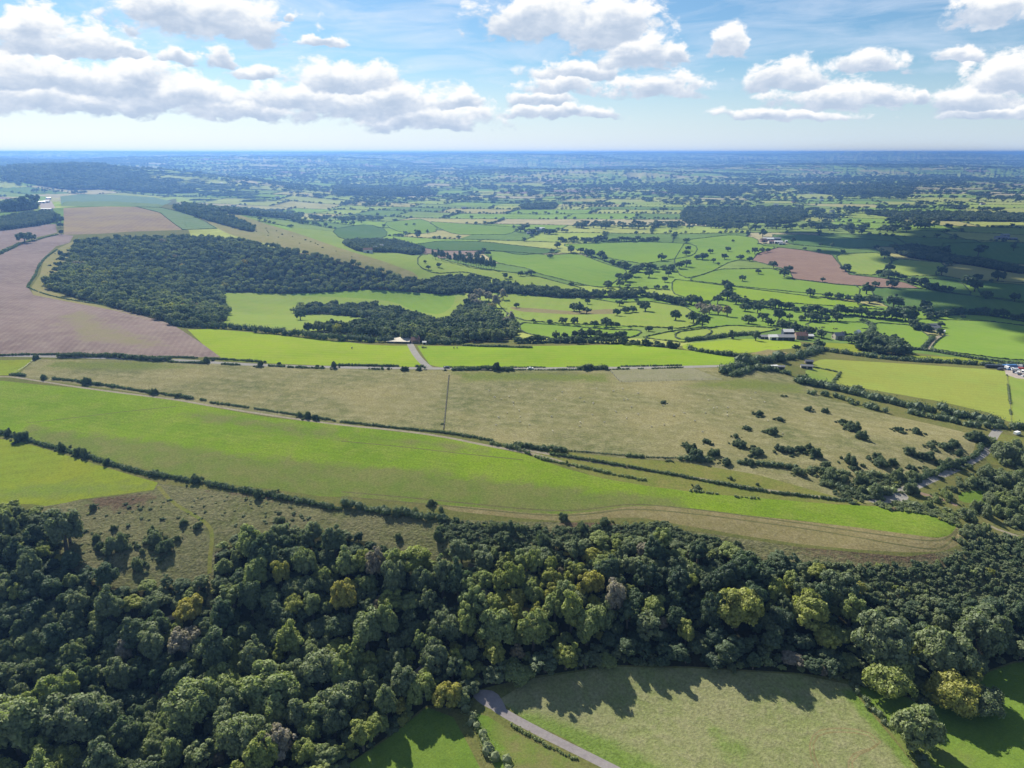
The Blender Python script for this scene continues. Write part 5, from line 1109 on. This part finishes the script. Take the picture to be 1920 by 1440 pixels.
for a in (('long white-roofed barn at the back of the middle vale farm', 1440, 451.5, 24, 12, 5, 2.5, -4, 'grey', 'white', 3), ('dark-roofed barn at the right of the middle vale farm', 1454, 451, 22, 11, 5, 2.5, -8, 'blue', 'slate', 3), ('pale open shed in the front yard of the middle vale farm', 1459, 456, 18, 9, 4, 1.8, -5, 'white', 'white', 3), ('red-roofed house at the left of the middle vale farm', 1431, 453.5, 14, 9, 5, 3, 10, 'brick', 'red', 1), ('mauve-roofed barn in the centre of the middle vale farm', 1447, 455.5, 16, 9, 4, 2, 0, 'stone', 'red', 2), ('low grey shed at the front right of the middle vale farm', 1466, 458.5, 14, 8, 3, 1.5, -12, 'grey', 'grey', 2), ('small white tank house beside the middle vale farm', 1474, 454.5, 5, 5, 4, 1, 0, 'white', 'white', 1)):
    shed('barn', a[0], 'barn', *a[1:10], M2, a[10])
shed('domed_shed', 'large pale blue domed shed among trees in the central vale', 'domed shed', 1013.5, 434.5, 22, 22, 3.5, 8, 0, 'white', 'paints', None, 1, arch=True)
shed('barn', 'low white shed right of the pale blue domed shed', 'barn', 1029, 436.5, 22, 10, 4, 1.8, -5, 'white', 'white', None, 2)
shed('barn', 'dark grey shed left of the pale blue domed shed', 'barn', 996, 438.5, 24, 10, 4, 2, 4, 'grey', 'slate', None, 2)
for a in (('long grey barn of the far right hill farm', 1878, 448.5, 30, 14, 5, 2.5, -4, 'grey', 'slate', 3), ('pale-roofed barn behind the far right hill farm', 1884, 444.5, 18, 11, 6, 2.5, 6, 'grey', 'grey', 2), ('low dark shed at the right of the far right hill farm', 1897, 449.5, 22, 9, 3.5, 1.6, -10, 'blue', 'grey', 2)):
    shed('barn', a[0], 'barn', *a[1:10], 'buildings of the far right hill farm', a[10])
for a in (('bright white shed at the front of the ridge farm', 79, 381, 16, 10, 4, 2, 30, 'white', 'white', 2), ('white barn highest in the ridge farm', 91, 373.5, 16, 10, 5, 2, 60, 'white', 'white', 2), ('grey barn in the yard of the ridge farm', 87, 380, 15, 9, 4, 2, 20, 'grey', 'grey', 2), ('low pale shed at the bottom of the ridge farm yard', 88, 394, 26, 8, 3, 1.4, -4, 'stone', 'grey', 3), ('small white store at the ridge farm gate', 40, 424, 7, 5, 2.6, 1, 0, 'white', 'white', 1)):
    shed('barn', a[0], 'barn', *a[1:10], 'buildings of the ridge farm', a[10])
shed('shelter', 'small pale field shelter beside the bright lane in the right vale', 'shelter', 1764, 624, 7, 5, 2.6, 1.0, -20, 'white', 'white', None, 1)
for i, (px, py) in enumerate(((1488, 380), (1500, 388), (1520, 364), (1540, 377), (1566, 366), (1842, 384), (1800, 392), (1700, 386), (1560, 398), (1455, 386), (1410, 372), (1205, 352), (1180, 360), (1165, 362), (1222, 360), (1120, 352), (1330, 364), (712, 466), (700, 470), (690, 474), (726, 470), (1265, 360), (520, 372), (546, 362), (575, 368), (600, 352), (415, 346), (430, 352), (870, 392), (840, 356), (1660, 352), (1740, 344))):
    x, y = at(px, py); D = y
    shed('far_house', 'tiny distant house showing as a pale speck in the far vale', 'house', px, py, 14 + D / 700, 9, 5.5, 3, R.uniform(-40, 40), R.choice(['white', 'white', 'stone', 'brick']), R.choice(['red', 'slate', 'grey', 'white']), 'distant houses of the vale', 1)
def car(label, x, y, rz, paint, cat='car', group=None, L=4.3, Wd=1.75, hgt=1.45, van=False, name='parked_car'):
    o = empty(name, (x, y, float(H(x, y))), rz); props(o, label, cat, group); k = L / 4.3
    pr = [(-2.15, .35), (-2.15, .8), (-2.0, .95), (-1.3, 1.0), (1.0, .95), (2.0, .8), (2.15, .55), (2.15, .35)] if not van else [(-2.15, .35), (-2.15, hgt), (1.1, hgt), (1.75, 1.0), (2.15, .9), (2.15, .35)]
    def ext(pr, w, wt=None):
        m = MB(); n = len(pr); m.add([(a * k, -w / 2, b) for a, b in pr] + [(a * k, w / 2, b) for a, b in pr], [tuple(range(n)), tuple(range(2 * n - 1, n - 1, -1))] + [(i, i + n, (i + 1) % n + n, (i + 1) % n) for i in range(n)]); return m
    b = ext(pr, Wd)
    if not van: b.add([(a * k, s * w, z) for a, w, z in ((-1.15, Wd * .38, hgt), (.15, Wd * .38, hgt)) for s in (-1, 1)] + [(a * k, s * w, z - .05) for a, w, z in ((-1.15, Wd * .38, hgt), (.15, Wd * .38, hgt)) for s in (-1, 1)], [(0, 1, 3, 2), (4, 6, 7, 5), (0, 2, 6, 4), (1, 5, 7, 3), (0, 4, 5, 1), (2, 3, 7, 6)])
    b.obj('body', B[paint], o)
    g = MB()
    if van: g.add([(1.15 * k, -Wd * .44, hgt - .08), (1.15 * k, Wd * .44, hgt - .08), (1.78 * k, Wd * .44, 1.04), (1.78 * k, -Wd * .44, 1.04)], [(0, 3, 2, 1)])
    else: g.add([(-1.8 * k, -Wd * .47, .97), (.85 * k, -Wd * .47, .96), (.2 * k, -Wd * .39, hgt - .06), (-1.2 * k, -Wd * .39, hgt - .06), (-1.8 * k, Wd * .47, .97), (.85 * k, Wd * .47, .96), (.2 * k, Wd * .39, hgt - .06), (-1.2 * k, Wd * .39, hgt - .06)], [(0, 1, 2, 3), (7, 6, 5, 4), (1, 5, 6, 2), (4, 0, 3, 7)])
    g.obj('windscreen' if van else 'windows', B['glass'], o)
    for a in (-1.35, 1.35):
        for s in (-1, 1): w = MB(); w.tube([(a * k, s * (Wd / 2 - .1), .32), (a * k, s * (Wd / 2 + .03), .32)], [.32, .32], 12); w.obj('wheel', B['rubber'], o)
    return o
def along(line, px):
    q = np.array([proj(a, b, float(H(a, b)))[0] for a, b in line]); i = int(np.argmin(np.abs(q - px))); i = min(max(i, 1), len(line) - 2); d = line[i + 1] - line[i - 1]; return line[i], math.atan2(d[1], d[0])
(p, a) = along(ROAD, 998); car('white car driving along the road right of the junction', p[0], p[1] - 1.4, a, 'paintw', name='car')
(p, a) = along(ROAD, 835); car('dark car on the road just right of the lane junction', p[0], p[1] + 1.2, a + math.pi, 'paintd', name='car')
x, y = at(1907, 814.5); car('white van parked under the trees at the right edge', x, y, .4, 'paintw', 'van', None, 4.8, 1.9, 2.0, True, 'van')
YV = [(1884, 693, 'paintd', 'dark'), (1889, 691.5, 'paintw', 'white'), (1893, 694, 'paintb', 'blue'), (1898, 692, 'paintw', 'white'), (1902, 695, 'paints', 'silver'), (1907, 692.5, 'paintb', 'bright blue'), (1911, 697, 'paintw', 'white'), (1915, 693.5, 'paintr', 'red'), (1906, 700, 'paints', 'silver'), (1912, 703, 'paintd', 'dark'), (1917, 699, 'paintw', 'white'), (1901, 699, 'paintd', 'dark'), (1919, 706, 'paints', 'silver'), (1875, 694, 'paintd', 'dark')]
for i, (px, py, pt, nm) in enumerate(YV):
    x, y = at(px, py); van = i % 3 == 1
    car(f'{nm} {"van" if van else "car"}, {ORD[i]} of the vehicles crowded in the yard at the right edge', x, y, R.uniform(0, 6.28), pt, 'van' if van else 'car', 'vehicles in the yard at the right edge', 5 if van else 4.3, 1.85, 2.2 if van else 1.45, van, 'parked_van' if van else 'parked_car')
for lab, px, py, L_, c, rz in (('blue steel container at the back of the crowded yard', 1892, 689.5, 12, 'paintb', .1), ('white steel container beside the blue one in the yard', 1901, 689.5, 12, 'paintw', -.1), ('second blue container at the right of the crowded yard', 1913, 690, 12, 'paintb', .05), ('dark long container at the left of the crowded yard', 1864, 690, 14, 'paintd', -.12)):
    x, y = at(px, py); m = MB(); m.box((0, 0, 1.45), (L_, 2.5, 2.7)); o = m.obj('container', B[c]); o.location = (x, y, float(H(x, y))); o.rotation_euler = (0, 0, rz); props(o, lab, 'container'); d = MB()
    for k in range(int(L_ / .6)): d.box((-L_ / 2 + .3 + k * .6, -1.27, 1.45), (.22, .07, 2.5)); d.box((-L_ / 2 + .3 + k * .6, 1.27, 1.45), (.22, .07, 2.5))
    d.obj('ribbing', B[c], o); d = MB(); d.box((L_ / 2 + .04, 0, 1.45), (.08, 2.3, 2.5)); d.obj('door', B[c], o)
def beast(name, Lb, hgt, coat, face):
    m = MB(); h = hgt; m.tube([(-Lb * .5, 0, h * .66), (-Lb * .46, 0, h * .70), (-Lb * .3, 0, h * .70), (0, 0, h * .66), (Lb * .28, 0, h * .70), (Lb * .42, 0, h * .78), (Lb * .52, 0, h * .92)], [h * .08, h * .22, h * .28, h * .30, h * .27, h * .18, h * .12], 9)
    for sx, sy in ((-.36, .13), (-.36, -.13), (.27, .13), (.27, -.13)):
        kx = -.03 if sx < 0 else .01; m.tube([(Lb * sx, h * sy, h * .58), (Lb * (sx - kx), h * sy, h * .30), (Lb * (sx + kx), h * sy, h * .12), (Lb * sx, h * sy, 0)], [h * .11, h * .055, h * .045, h * .045], 6)
    body = m.mesh(name, [coat], True); k = MB(); k.tube([(Lb * .48, 0, h * .95), (Lb * .58, 0, h * .93), (Lb * .68, 0, h * .84), (Lb * .73, 0, h * .80)], [h * .09, h * .11, h * .075, h * .05], 8)
    for s in (-1, 1): k.tube([(Lb * .52, s * h * .07, h * .99), (Lb * .50, s * h * .2, h * 1.0)], [h * .04, h * .015], 5)
    return body, k.mesh('head', [face], True)
SH = beast('sheep', 1.25, .85, B['fleece'], B['fleece']); CW = beast('cow', 2.3, 1.45, B['hide'], B['hide'])
def animal(kind, label, cat, group, px, py, sc=1.0):
    me, hd = kind; x, y = at(px, py); o = link(bpy.data.objects.new(cat, me)); o.location = (x, y, float(H(x, y)) - .01); o.rotation_euler = (0, 0, R.uniform(0, 6.28)); o.scale = (sc,) * 3; props(o, label, cat, group); link(bpy.data.objects.new('head', hd), o)
for i, q in enumerate(sorted([(1529.5, 615), (1536, 615.8), (1540.5, 615.2), (1543, 615), (1545, 614.8), (1563, 617.2), (1566.5, 617.5), (1568.5, 617.4)])): animal(CW, f'black cow, {ORD[i]} from the left of the herd in the pasture behind the near farm', 'cow', 'cows behind the near farm', *q)
for i, q in enumerate(sorted([(851, 653.5), (857, 653.2), (793, 653), (798, 653.2), (792.5, 652), (660, 654), (840, 700)][:6])): animal(CW, f'dark cow, {ORD[i]} from the left of those in the bright road fields', 'cow', 'cows in the bright road fields', *q)
for _ in range(64):
    px, py = R.choice([(R.gauss(1160, 130), R.gauss(765, 28)), (R.gauss(1350, 80), R.gauss(765, 24)), (R.gauss(1000, 110), R.gauss(760, 26))])
    if 850 < px < 1500 and 722 < py < 822: animal(SH, 'pale sheep grazing spread out on the rough tan pasture', 'sheep', 'sheep on the rough tan pasture', px, py, R.uniform(.8, 1.05))
def fence(label, z, pts, gap=5.0):
    line = resample(wline(Q(z, pts), 8, 0), gap); o = empty('fence', (line[0][0], line[0][1], float(H(*line[0])))); props(o, label, 'fence'); o0 = np.array([*line[0], float(H(*line[0]))]); P = [np.array([x, y, float(H(x, y))]) - o0 for x, y in line][:100]; pm = None
    for q in P:
        if pm is None: m = MB(); m.tube([(0, 0, -.3), (0, 0, 1.25)], [.09, .08], 6); pm = m.mesh('post', [B['wood']])
        c = link(bpy.data.objects.new('post', pm), o); c.location = q
    m = MB()
    for zz in (.3, .65, 1.0): m.tube([q + np.array([0, 0, zz]) for q in P], [.025] * len(P), 4)
    m.obj('wires', B['wire'], o)
fence('post and wire fence running down across the rough tan pasture', 0, '842,703 839,735 836,765 832,806')
fence('fence round the pale square beside the road', 0, '1142,693 1152,705 1163,717 1260,714 1355,712')
fence('fence along the right edge of the hay field', 0, '1888,704 1891,730 1894,760 1896,795')
fence('post and wire fence along the top of the grass wedge', 0, '1060,845 1170,855 1280,862')
fence('fence between the small left field and the rough pasture', 0, '62,676 45,690 20,704', 4)
# far transmitter mast
x, y = at(53, 303); D = slant(x, y); hm = 13.5 / FPX * D; m = MB(); z0 = float(H(x, y))
for sx, sy in ((-1, -1), (1, -1), (1, 1), (-1, 1)): m.tube([(sx * 2.2, sy * 2.2, -1), (sx * .6, sy * .6, hm)], [.4, .25], 5)
for k in range(10):
    f = k / 10; w = 2.2 - 1.6 * f
    for (ax, ay), (bx, by) in (((-1, -1), (1, -1)), ((1, -1), (1, 1)), ((1, 1), (-1, 1)), ((-1, 1), (-1, -1))): m.tube([(ax * w, ay * w, hm * f), (bx * (w - .16), by * (w - .16), hm * (f + .1))], [.18, .18], 4)
o = m.obj('mast', B['steel']); o.location = (x, y, z0); props(o, 'thin lattice mast on the far left skyline', 'mast')
# clouds whose shadows lie over the right of the vale (they drift high above, towards the sun)
def cloud(label, pts, alt, thick, seed):
    foot = wpoly(pts, 20, 1); k = (alt) / math.tan(SUN_EL); foot = foot + np.array([math.sin(SUN_AZ) * k, math.cos(SUN_AZ) * k]); rg = np.random.default_rng(seed)
    ps = dart(foot, [(45, 75, .35), (25, 45, .65)], 9000, rg, .55); co = []; lo = []; si = []; n = 0; iv, fi = ICO[2]
    for a, b, r in ps:
        e = float(edge_dist(foot, np.array([a]), np.array([b]))[0])
        if rg.random() > .08 + .34 * min(1, e / 200): continue
        h = thick * (.35 + .65 * min(1, e / 200)) * rg.uniform(.7, 1.1); q = iv * np.array([r, r, h / 2]) * (1 + .18 * vnoise(iv[:, 0] * 2.2 + a, iv[:, 1] * 2.2 + iv[:, 2] * 2.2 + b, seed))[:, None]; q[:, 2] = np.maximum(q[:, 2], -h * .16)
        co.append(q + np.array([a, b, alt])); lo.append((fi + n).ravel()); si.append(np.full(len(fi), 3)); n += len(iv)
    m, t = new_mat('cloud_white'); d = t.n('ShaderNodeBsdfDiffuse'); d.inputs[0].default_value = (.9, .9, .9, 1); tr = t.n('ShaderNodeBsdfTranslucent'); tr.inputs[0].default_value = (.8, .82, .85, 1); mx = t.n('ShaderNodeMixShader'); mx.inputs[0].default_value = .3; t.l(d.outputs[0], mx.inputs[1]); t.l(tr.outputs[0], mx.inputs[2]); oo = t.n('ShaderNodeOutputMaterial'); t.l(mx.outputs[0], oo.inputs[0])
    o = link(bpy.data.objects.new('clouds', mesh_np('clouds', np.concatenate(co), np.concatenate(lo), np.concatenate(si), [m], None, True))); props(o, label, 'cloud', None, 'stuff')
cloud('white cumulus above the frame shading the right of the vale', Q(3, '480,590 620,570 1000,590 1300,560 1700,545 2300,540 2300,1150 2050,1180 1900,1185 1500,1150 1320,1060 1080,960 1000,900 1180,900 1350,880 1200,780 1000,700 840,690 560,670'), 1250, 160, 3)
# ------------------------------------------------------------------ sun, sky, haze, camera
W = bpy.data.worlds.new('World'); S.world = W; W.use_nodes = True
EXPO = 1.0
def build_world():
    t = NT(W.node_tree); sky = t.n('ShaderNodeTexSky', sky_type='NISHITA', sun_disc=False); sky.sun_elevation = SUN_EL; sky.sun_rotation = SUN_AZ; sky.altitude = 200; sky.air_density = 1.0; sky.dust_density = .35; sky.ozone_density = 1.6
    d = t.n('ShaderNodeTexCoord').outputs['Generated']; sx = t.n('ShaderNodeSeparateXYZ'); t.l(d, sx.inputs[0]); x, y, z = sx.outputs
    hyp = t.math('SQRT', t.math('ADD', t.math('MULTIPLY', x, x), t.math('MULTIPLY', y, y))); a = t.math('ARCTAN2', x, y); e = t.math('DIVIDE', z, hyp)
    cv = t.n('ShaderNodeCombineXYZ'); t.l(a, cv.inputs[0]); t.l(e, cv.inputs[1]); p0 = cv.outputs[0]
    wv = t.n('ShaderNodeTexNoise'); t.l(p0, wv.inputs['Vector']); wv.inputs['Scale'].default_value = 16; wv.inputs['Detail'].default_value = 4; wv.inputs['Roughness'].default_value = .6
    p = t.vmath('ADD', p0, t.vmath('MULTIPLY', t.vmath('SUBTRACT', wv.outputs['Color'], (.5, .5, .5)), (.075, .035, 0)))
    sq = t.vmath('MULTIPLY', p0, (1, 1.7, 1)); n1 = t.noise(sq, 27, 9, .60, .25)
    n2 = t.noise(t.vmath('ADD', sq, (-.008, .016, 0)), 27, 6, .60, .25)
    BL = [(380, 35, 150, 48), (300, 20, 100, 30), (70, 75, 110, 42), (160, 90, 110, 30), (240, 97, 50, 18), (340, 118, 42, 17), (420, 112, 34, 22), (470, 135, 60, 14), (60, 150, 140, 42), (170, 165, 130, 40), (270, 165, 110, 42), (100, 192, 200, 26), (330, 190, 170, 34), (430, 206, 160, 22),
          (650, 155, 120, 36), (560, 188, 140, 30), (700, 198, 180, 40), (800, 222, 130, 28), (860, 195, 50, 18), (1030, 35, 120, 55), (1150, 50, 85, 60), (1190, 105, 70, 40), (1080, 135, 90, 20), (1060, 165, 80, 26), (1240, 168, 82, 25), (1010, 190, 60, 16), (1365, 78, 34, 30), (1272, 107, 26, 20), (1480, 147, 95, 30), (1625, 118, 70, 20), (1570, 185, 120, 26), (1650, 180, 50, 22), (1720, 185, 26, 16), (1860, 22, 95, 30), (1815, 102, 60, 14), (1890, 155, 80, 38), (1840, 190, 90, 28), (605, 80, 36, 9), (545, 32, 14, 9), (1040, 212, 110, 13), (1480, 216, 120, 12), (1860, 214, 90, 12)]
    F = T = None
    for px, py, sw, shh in BL:
        r = np.array(ray(px, py)); ca = math.atan2(r[0], r[1]); ce = r[2] / math.hypot(r[0], r[1]); kx = 1 / FPX / (1 + ((px - 960) / FPX) ** 2) * 1.02; sa = sw * kx * 1.25; se = shh / FPX * 1.3
        L = t.vmath('MULTIPLY_ADD', p, (1 / sa, 1 / se, 0), (-ca / sa, -ce / se, 0)); f = t.math('SUBTRACT', 1.0, t.vmath('LENGTH', L))
        s2 = t.n('ShaderNodeSeparateXYZ'); t.l(L, s2.inputs[0]); g = t.math('MINIMUM', f, t.math('MULTIPLY_ADD', s2.outputs[1], 2.2, 1.25))
        if F is None: F, T = g, s2.outputs[1]
        else:
            k = t.math('MULTIPLY_ADD', t.math('SUBTRACT', g, F), 4.0, .5, True); T = t.math('MULTIPLY_ADD', k, t.math('SUBTRACT', s2.outputs[1], T), T); F = t.math('MAXIMUM', F, g)
    dens = t.math('ADD', F, t.math('MULTIPLY', t.math('SUBTRACT', n1, .52), 1.9))
    al = t.n('ShaderNodeMapRange', interpolation_type='SMOOTHSTEP'); t.l(dens, al.inputs[0]); al.inputs[1].default_value = .03; al.inputs[2].default_value = .40; al = al.outputs[0]
    core = t.remap(dens, .25, .95); lit = t.math('ADD', t.math('MULTIPLY', T, .95), t.math('MULTIPLY', t.math('SUBTRACT', n1, n2), 1.5)); lit = t.math('SUBTRACT', t.math('ADD', lit, .52), t.math('MULTIPLY', core, .37))
    cc = t.ramp(lit, [(0, (5.6, 6.7, 8.3)), (.34, (7.3, 8.1, 9.3)), (.58, (9.8, 10.1, 10.4)), (.8, (11.2, 11.2, 11.2))])
    cs = t.noise(t.vmath('MULTIPLY', t.vmath('ADD', p0, t.vmath('MULTIPLY', cv.outputs[0], (0, 0, 0))), (3.2, 17, 1)), 2.2, 5, .6, .6); ci = t.math('MULTIPLY', t.remap(cs, .40, .70), .48)
    # thin veil of high cloud, thicker towards the horizon and the sun side
    hz = t.math('MULTIPLY', t.remap(e, .0, .11, 1, 0), .95); hz = t.math('MULTIPLY', hz, t.remap(a, -.5, .75, 1, .72)); veil = t.math('MAXIMUM', ci, hz)
    base = t.mix(1.0, sky.outputs[0], (.66, .90, 1.08), 'MULTIPLY'); base = t.mix(veil, base, t.mix(t.remap(a, -.65, .45), (11.0, 11.1, 11.3), (8.3, 9.2, 10.8))); col = t.mix(al, base, cc)
    bg = t.n('ShaderNodeBackground'); t.l(col, bg.inputs[0]); bg.inputs[1].default_value = .047; o = t.n('ShaderNodeOutputWorld'); t.l(bg.outputs[0], o.inputs[0])
build_world()
sl = bpy.data.lights.new('sun', 'SUN'); sl.energy = 5.0; sl.angle = math.radians(.53); sl.color = (1, .94, .80); so = link(bpy.data.objects.new('sun', sl)); so.rotation_euler = Vector(-SUN_DIR).to_track_quat('-Z', 'Y').to_euler()
HAZE = 1.12e-4
def build_haze():
    m, t = new_mat('haze_air'); v = t.n('ShaderNodeVolumePrincipled'); v.inputs['Color'].default_value = (.165, .35, .76, 1); v.inputs['Density'].default_value = HAZE; v.inputs['Anisotropy'].default_value = .5
    o = t.n('ShaderNodeOutputMaterial'); t.l(v.outputs[0], o.inputs['Volume']); zt = max(CAMZ + 5, float(GH.max()) + 12); zb = float(GH.min()) - 12
    mb = MB(); mb.box((0, 33000, (zt + zb) / 2), (240000, 68000, zt - zb)); h = mb.obj('haze', m); props(h, 'thin blue haze over the whole vale', None, None, 'stuff')
build_haze()
cd = bpy.data.cameras.new('camera'); cd.sensor_width = 36; cd.lens = 36 * FPX / 1920; cd.clip_start = 1; cd.clip_end = 200000
cam = link(bpy.data.objects.new('camera', cd)); cam.location = (0, 0, CAMZ); cam.rotation_euler = (math.pi / 2 - PITCH, 0, 0); S.camera = cam
S.view_settings.view_transform = 'Standard'; S.view_settings.look = 'None'; S.view_settings.exposure = EXPO; S.view_settings.gamma = 1
S.render.engine = 'CYCLES'; S.cycles.use_denoising = True; S.cycles.max_bounces = 5; S.cycles.diffuse_bounces = 2; S.cycles.transmission_bounces = 3; S.cycles.volume_bounces = 0; S.cycles.transparent_max_bounces = 4
S.cycles.sample_clamp_indirect = 4
print('done', round(time.time() - T0, 1))
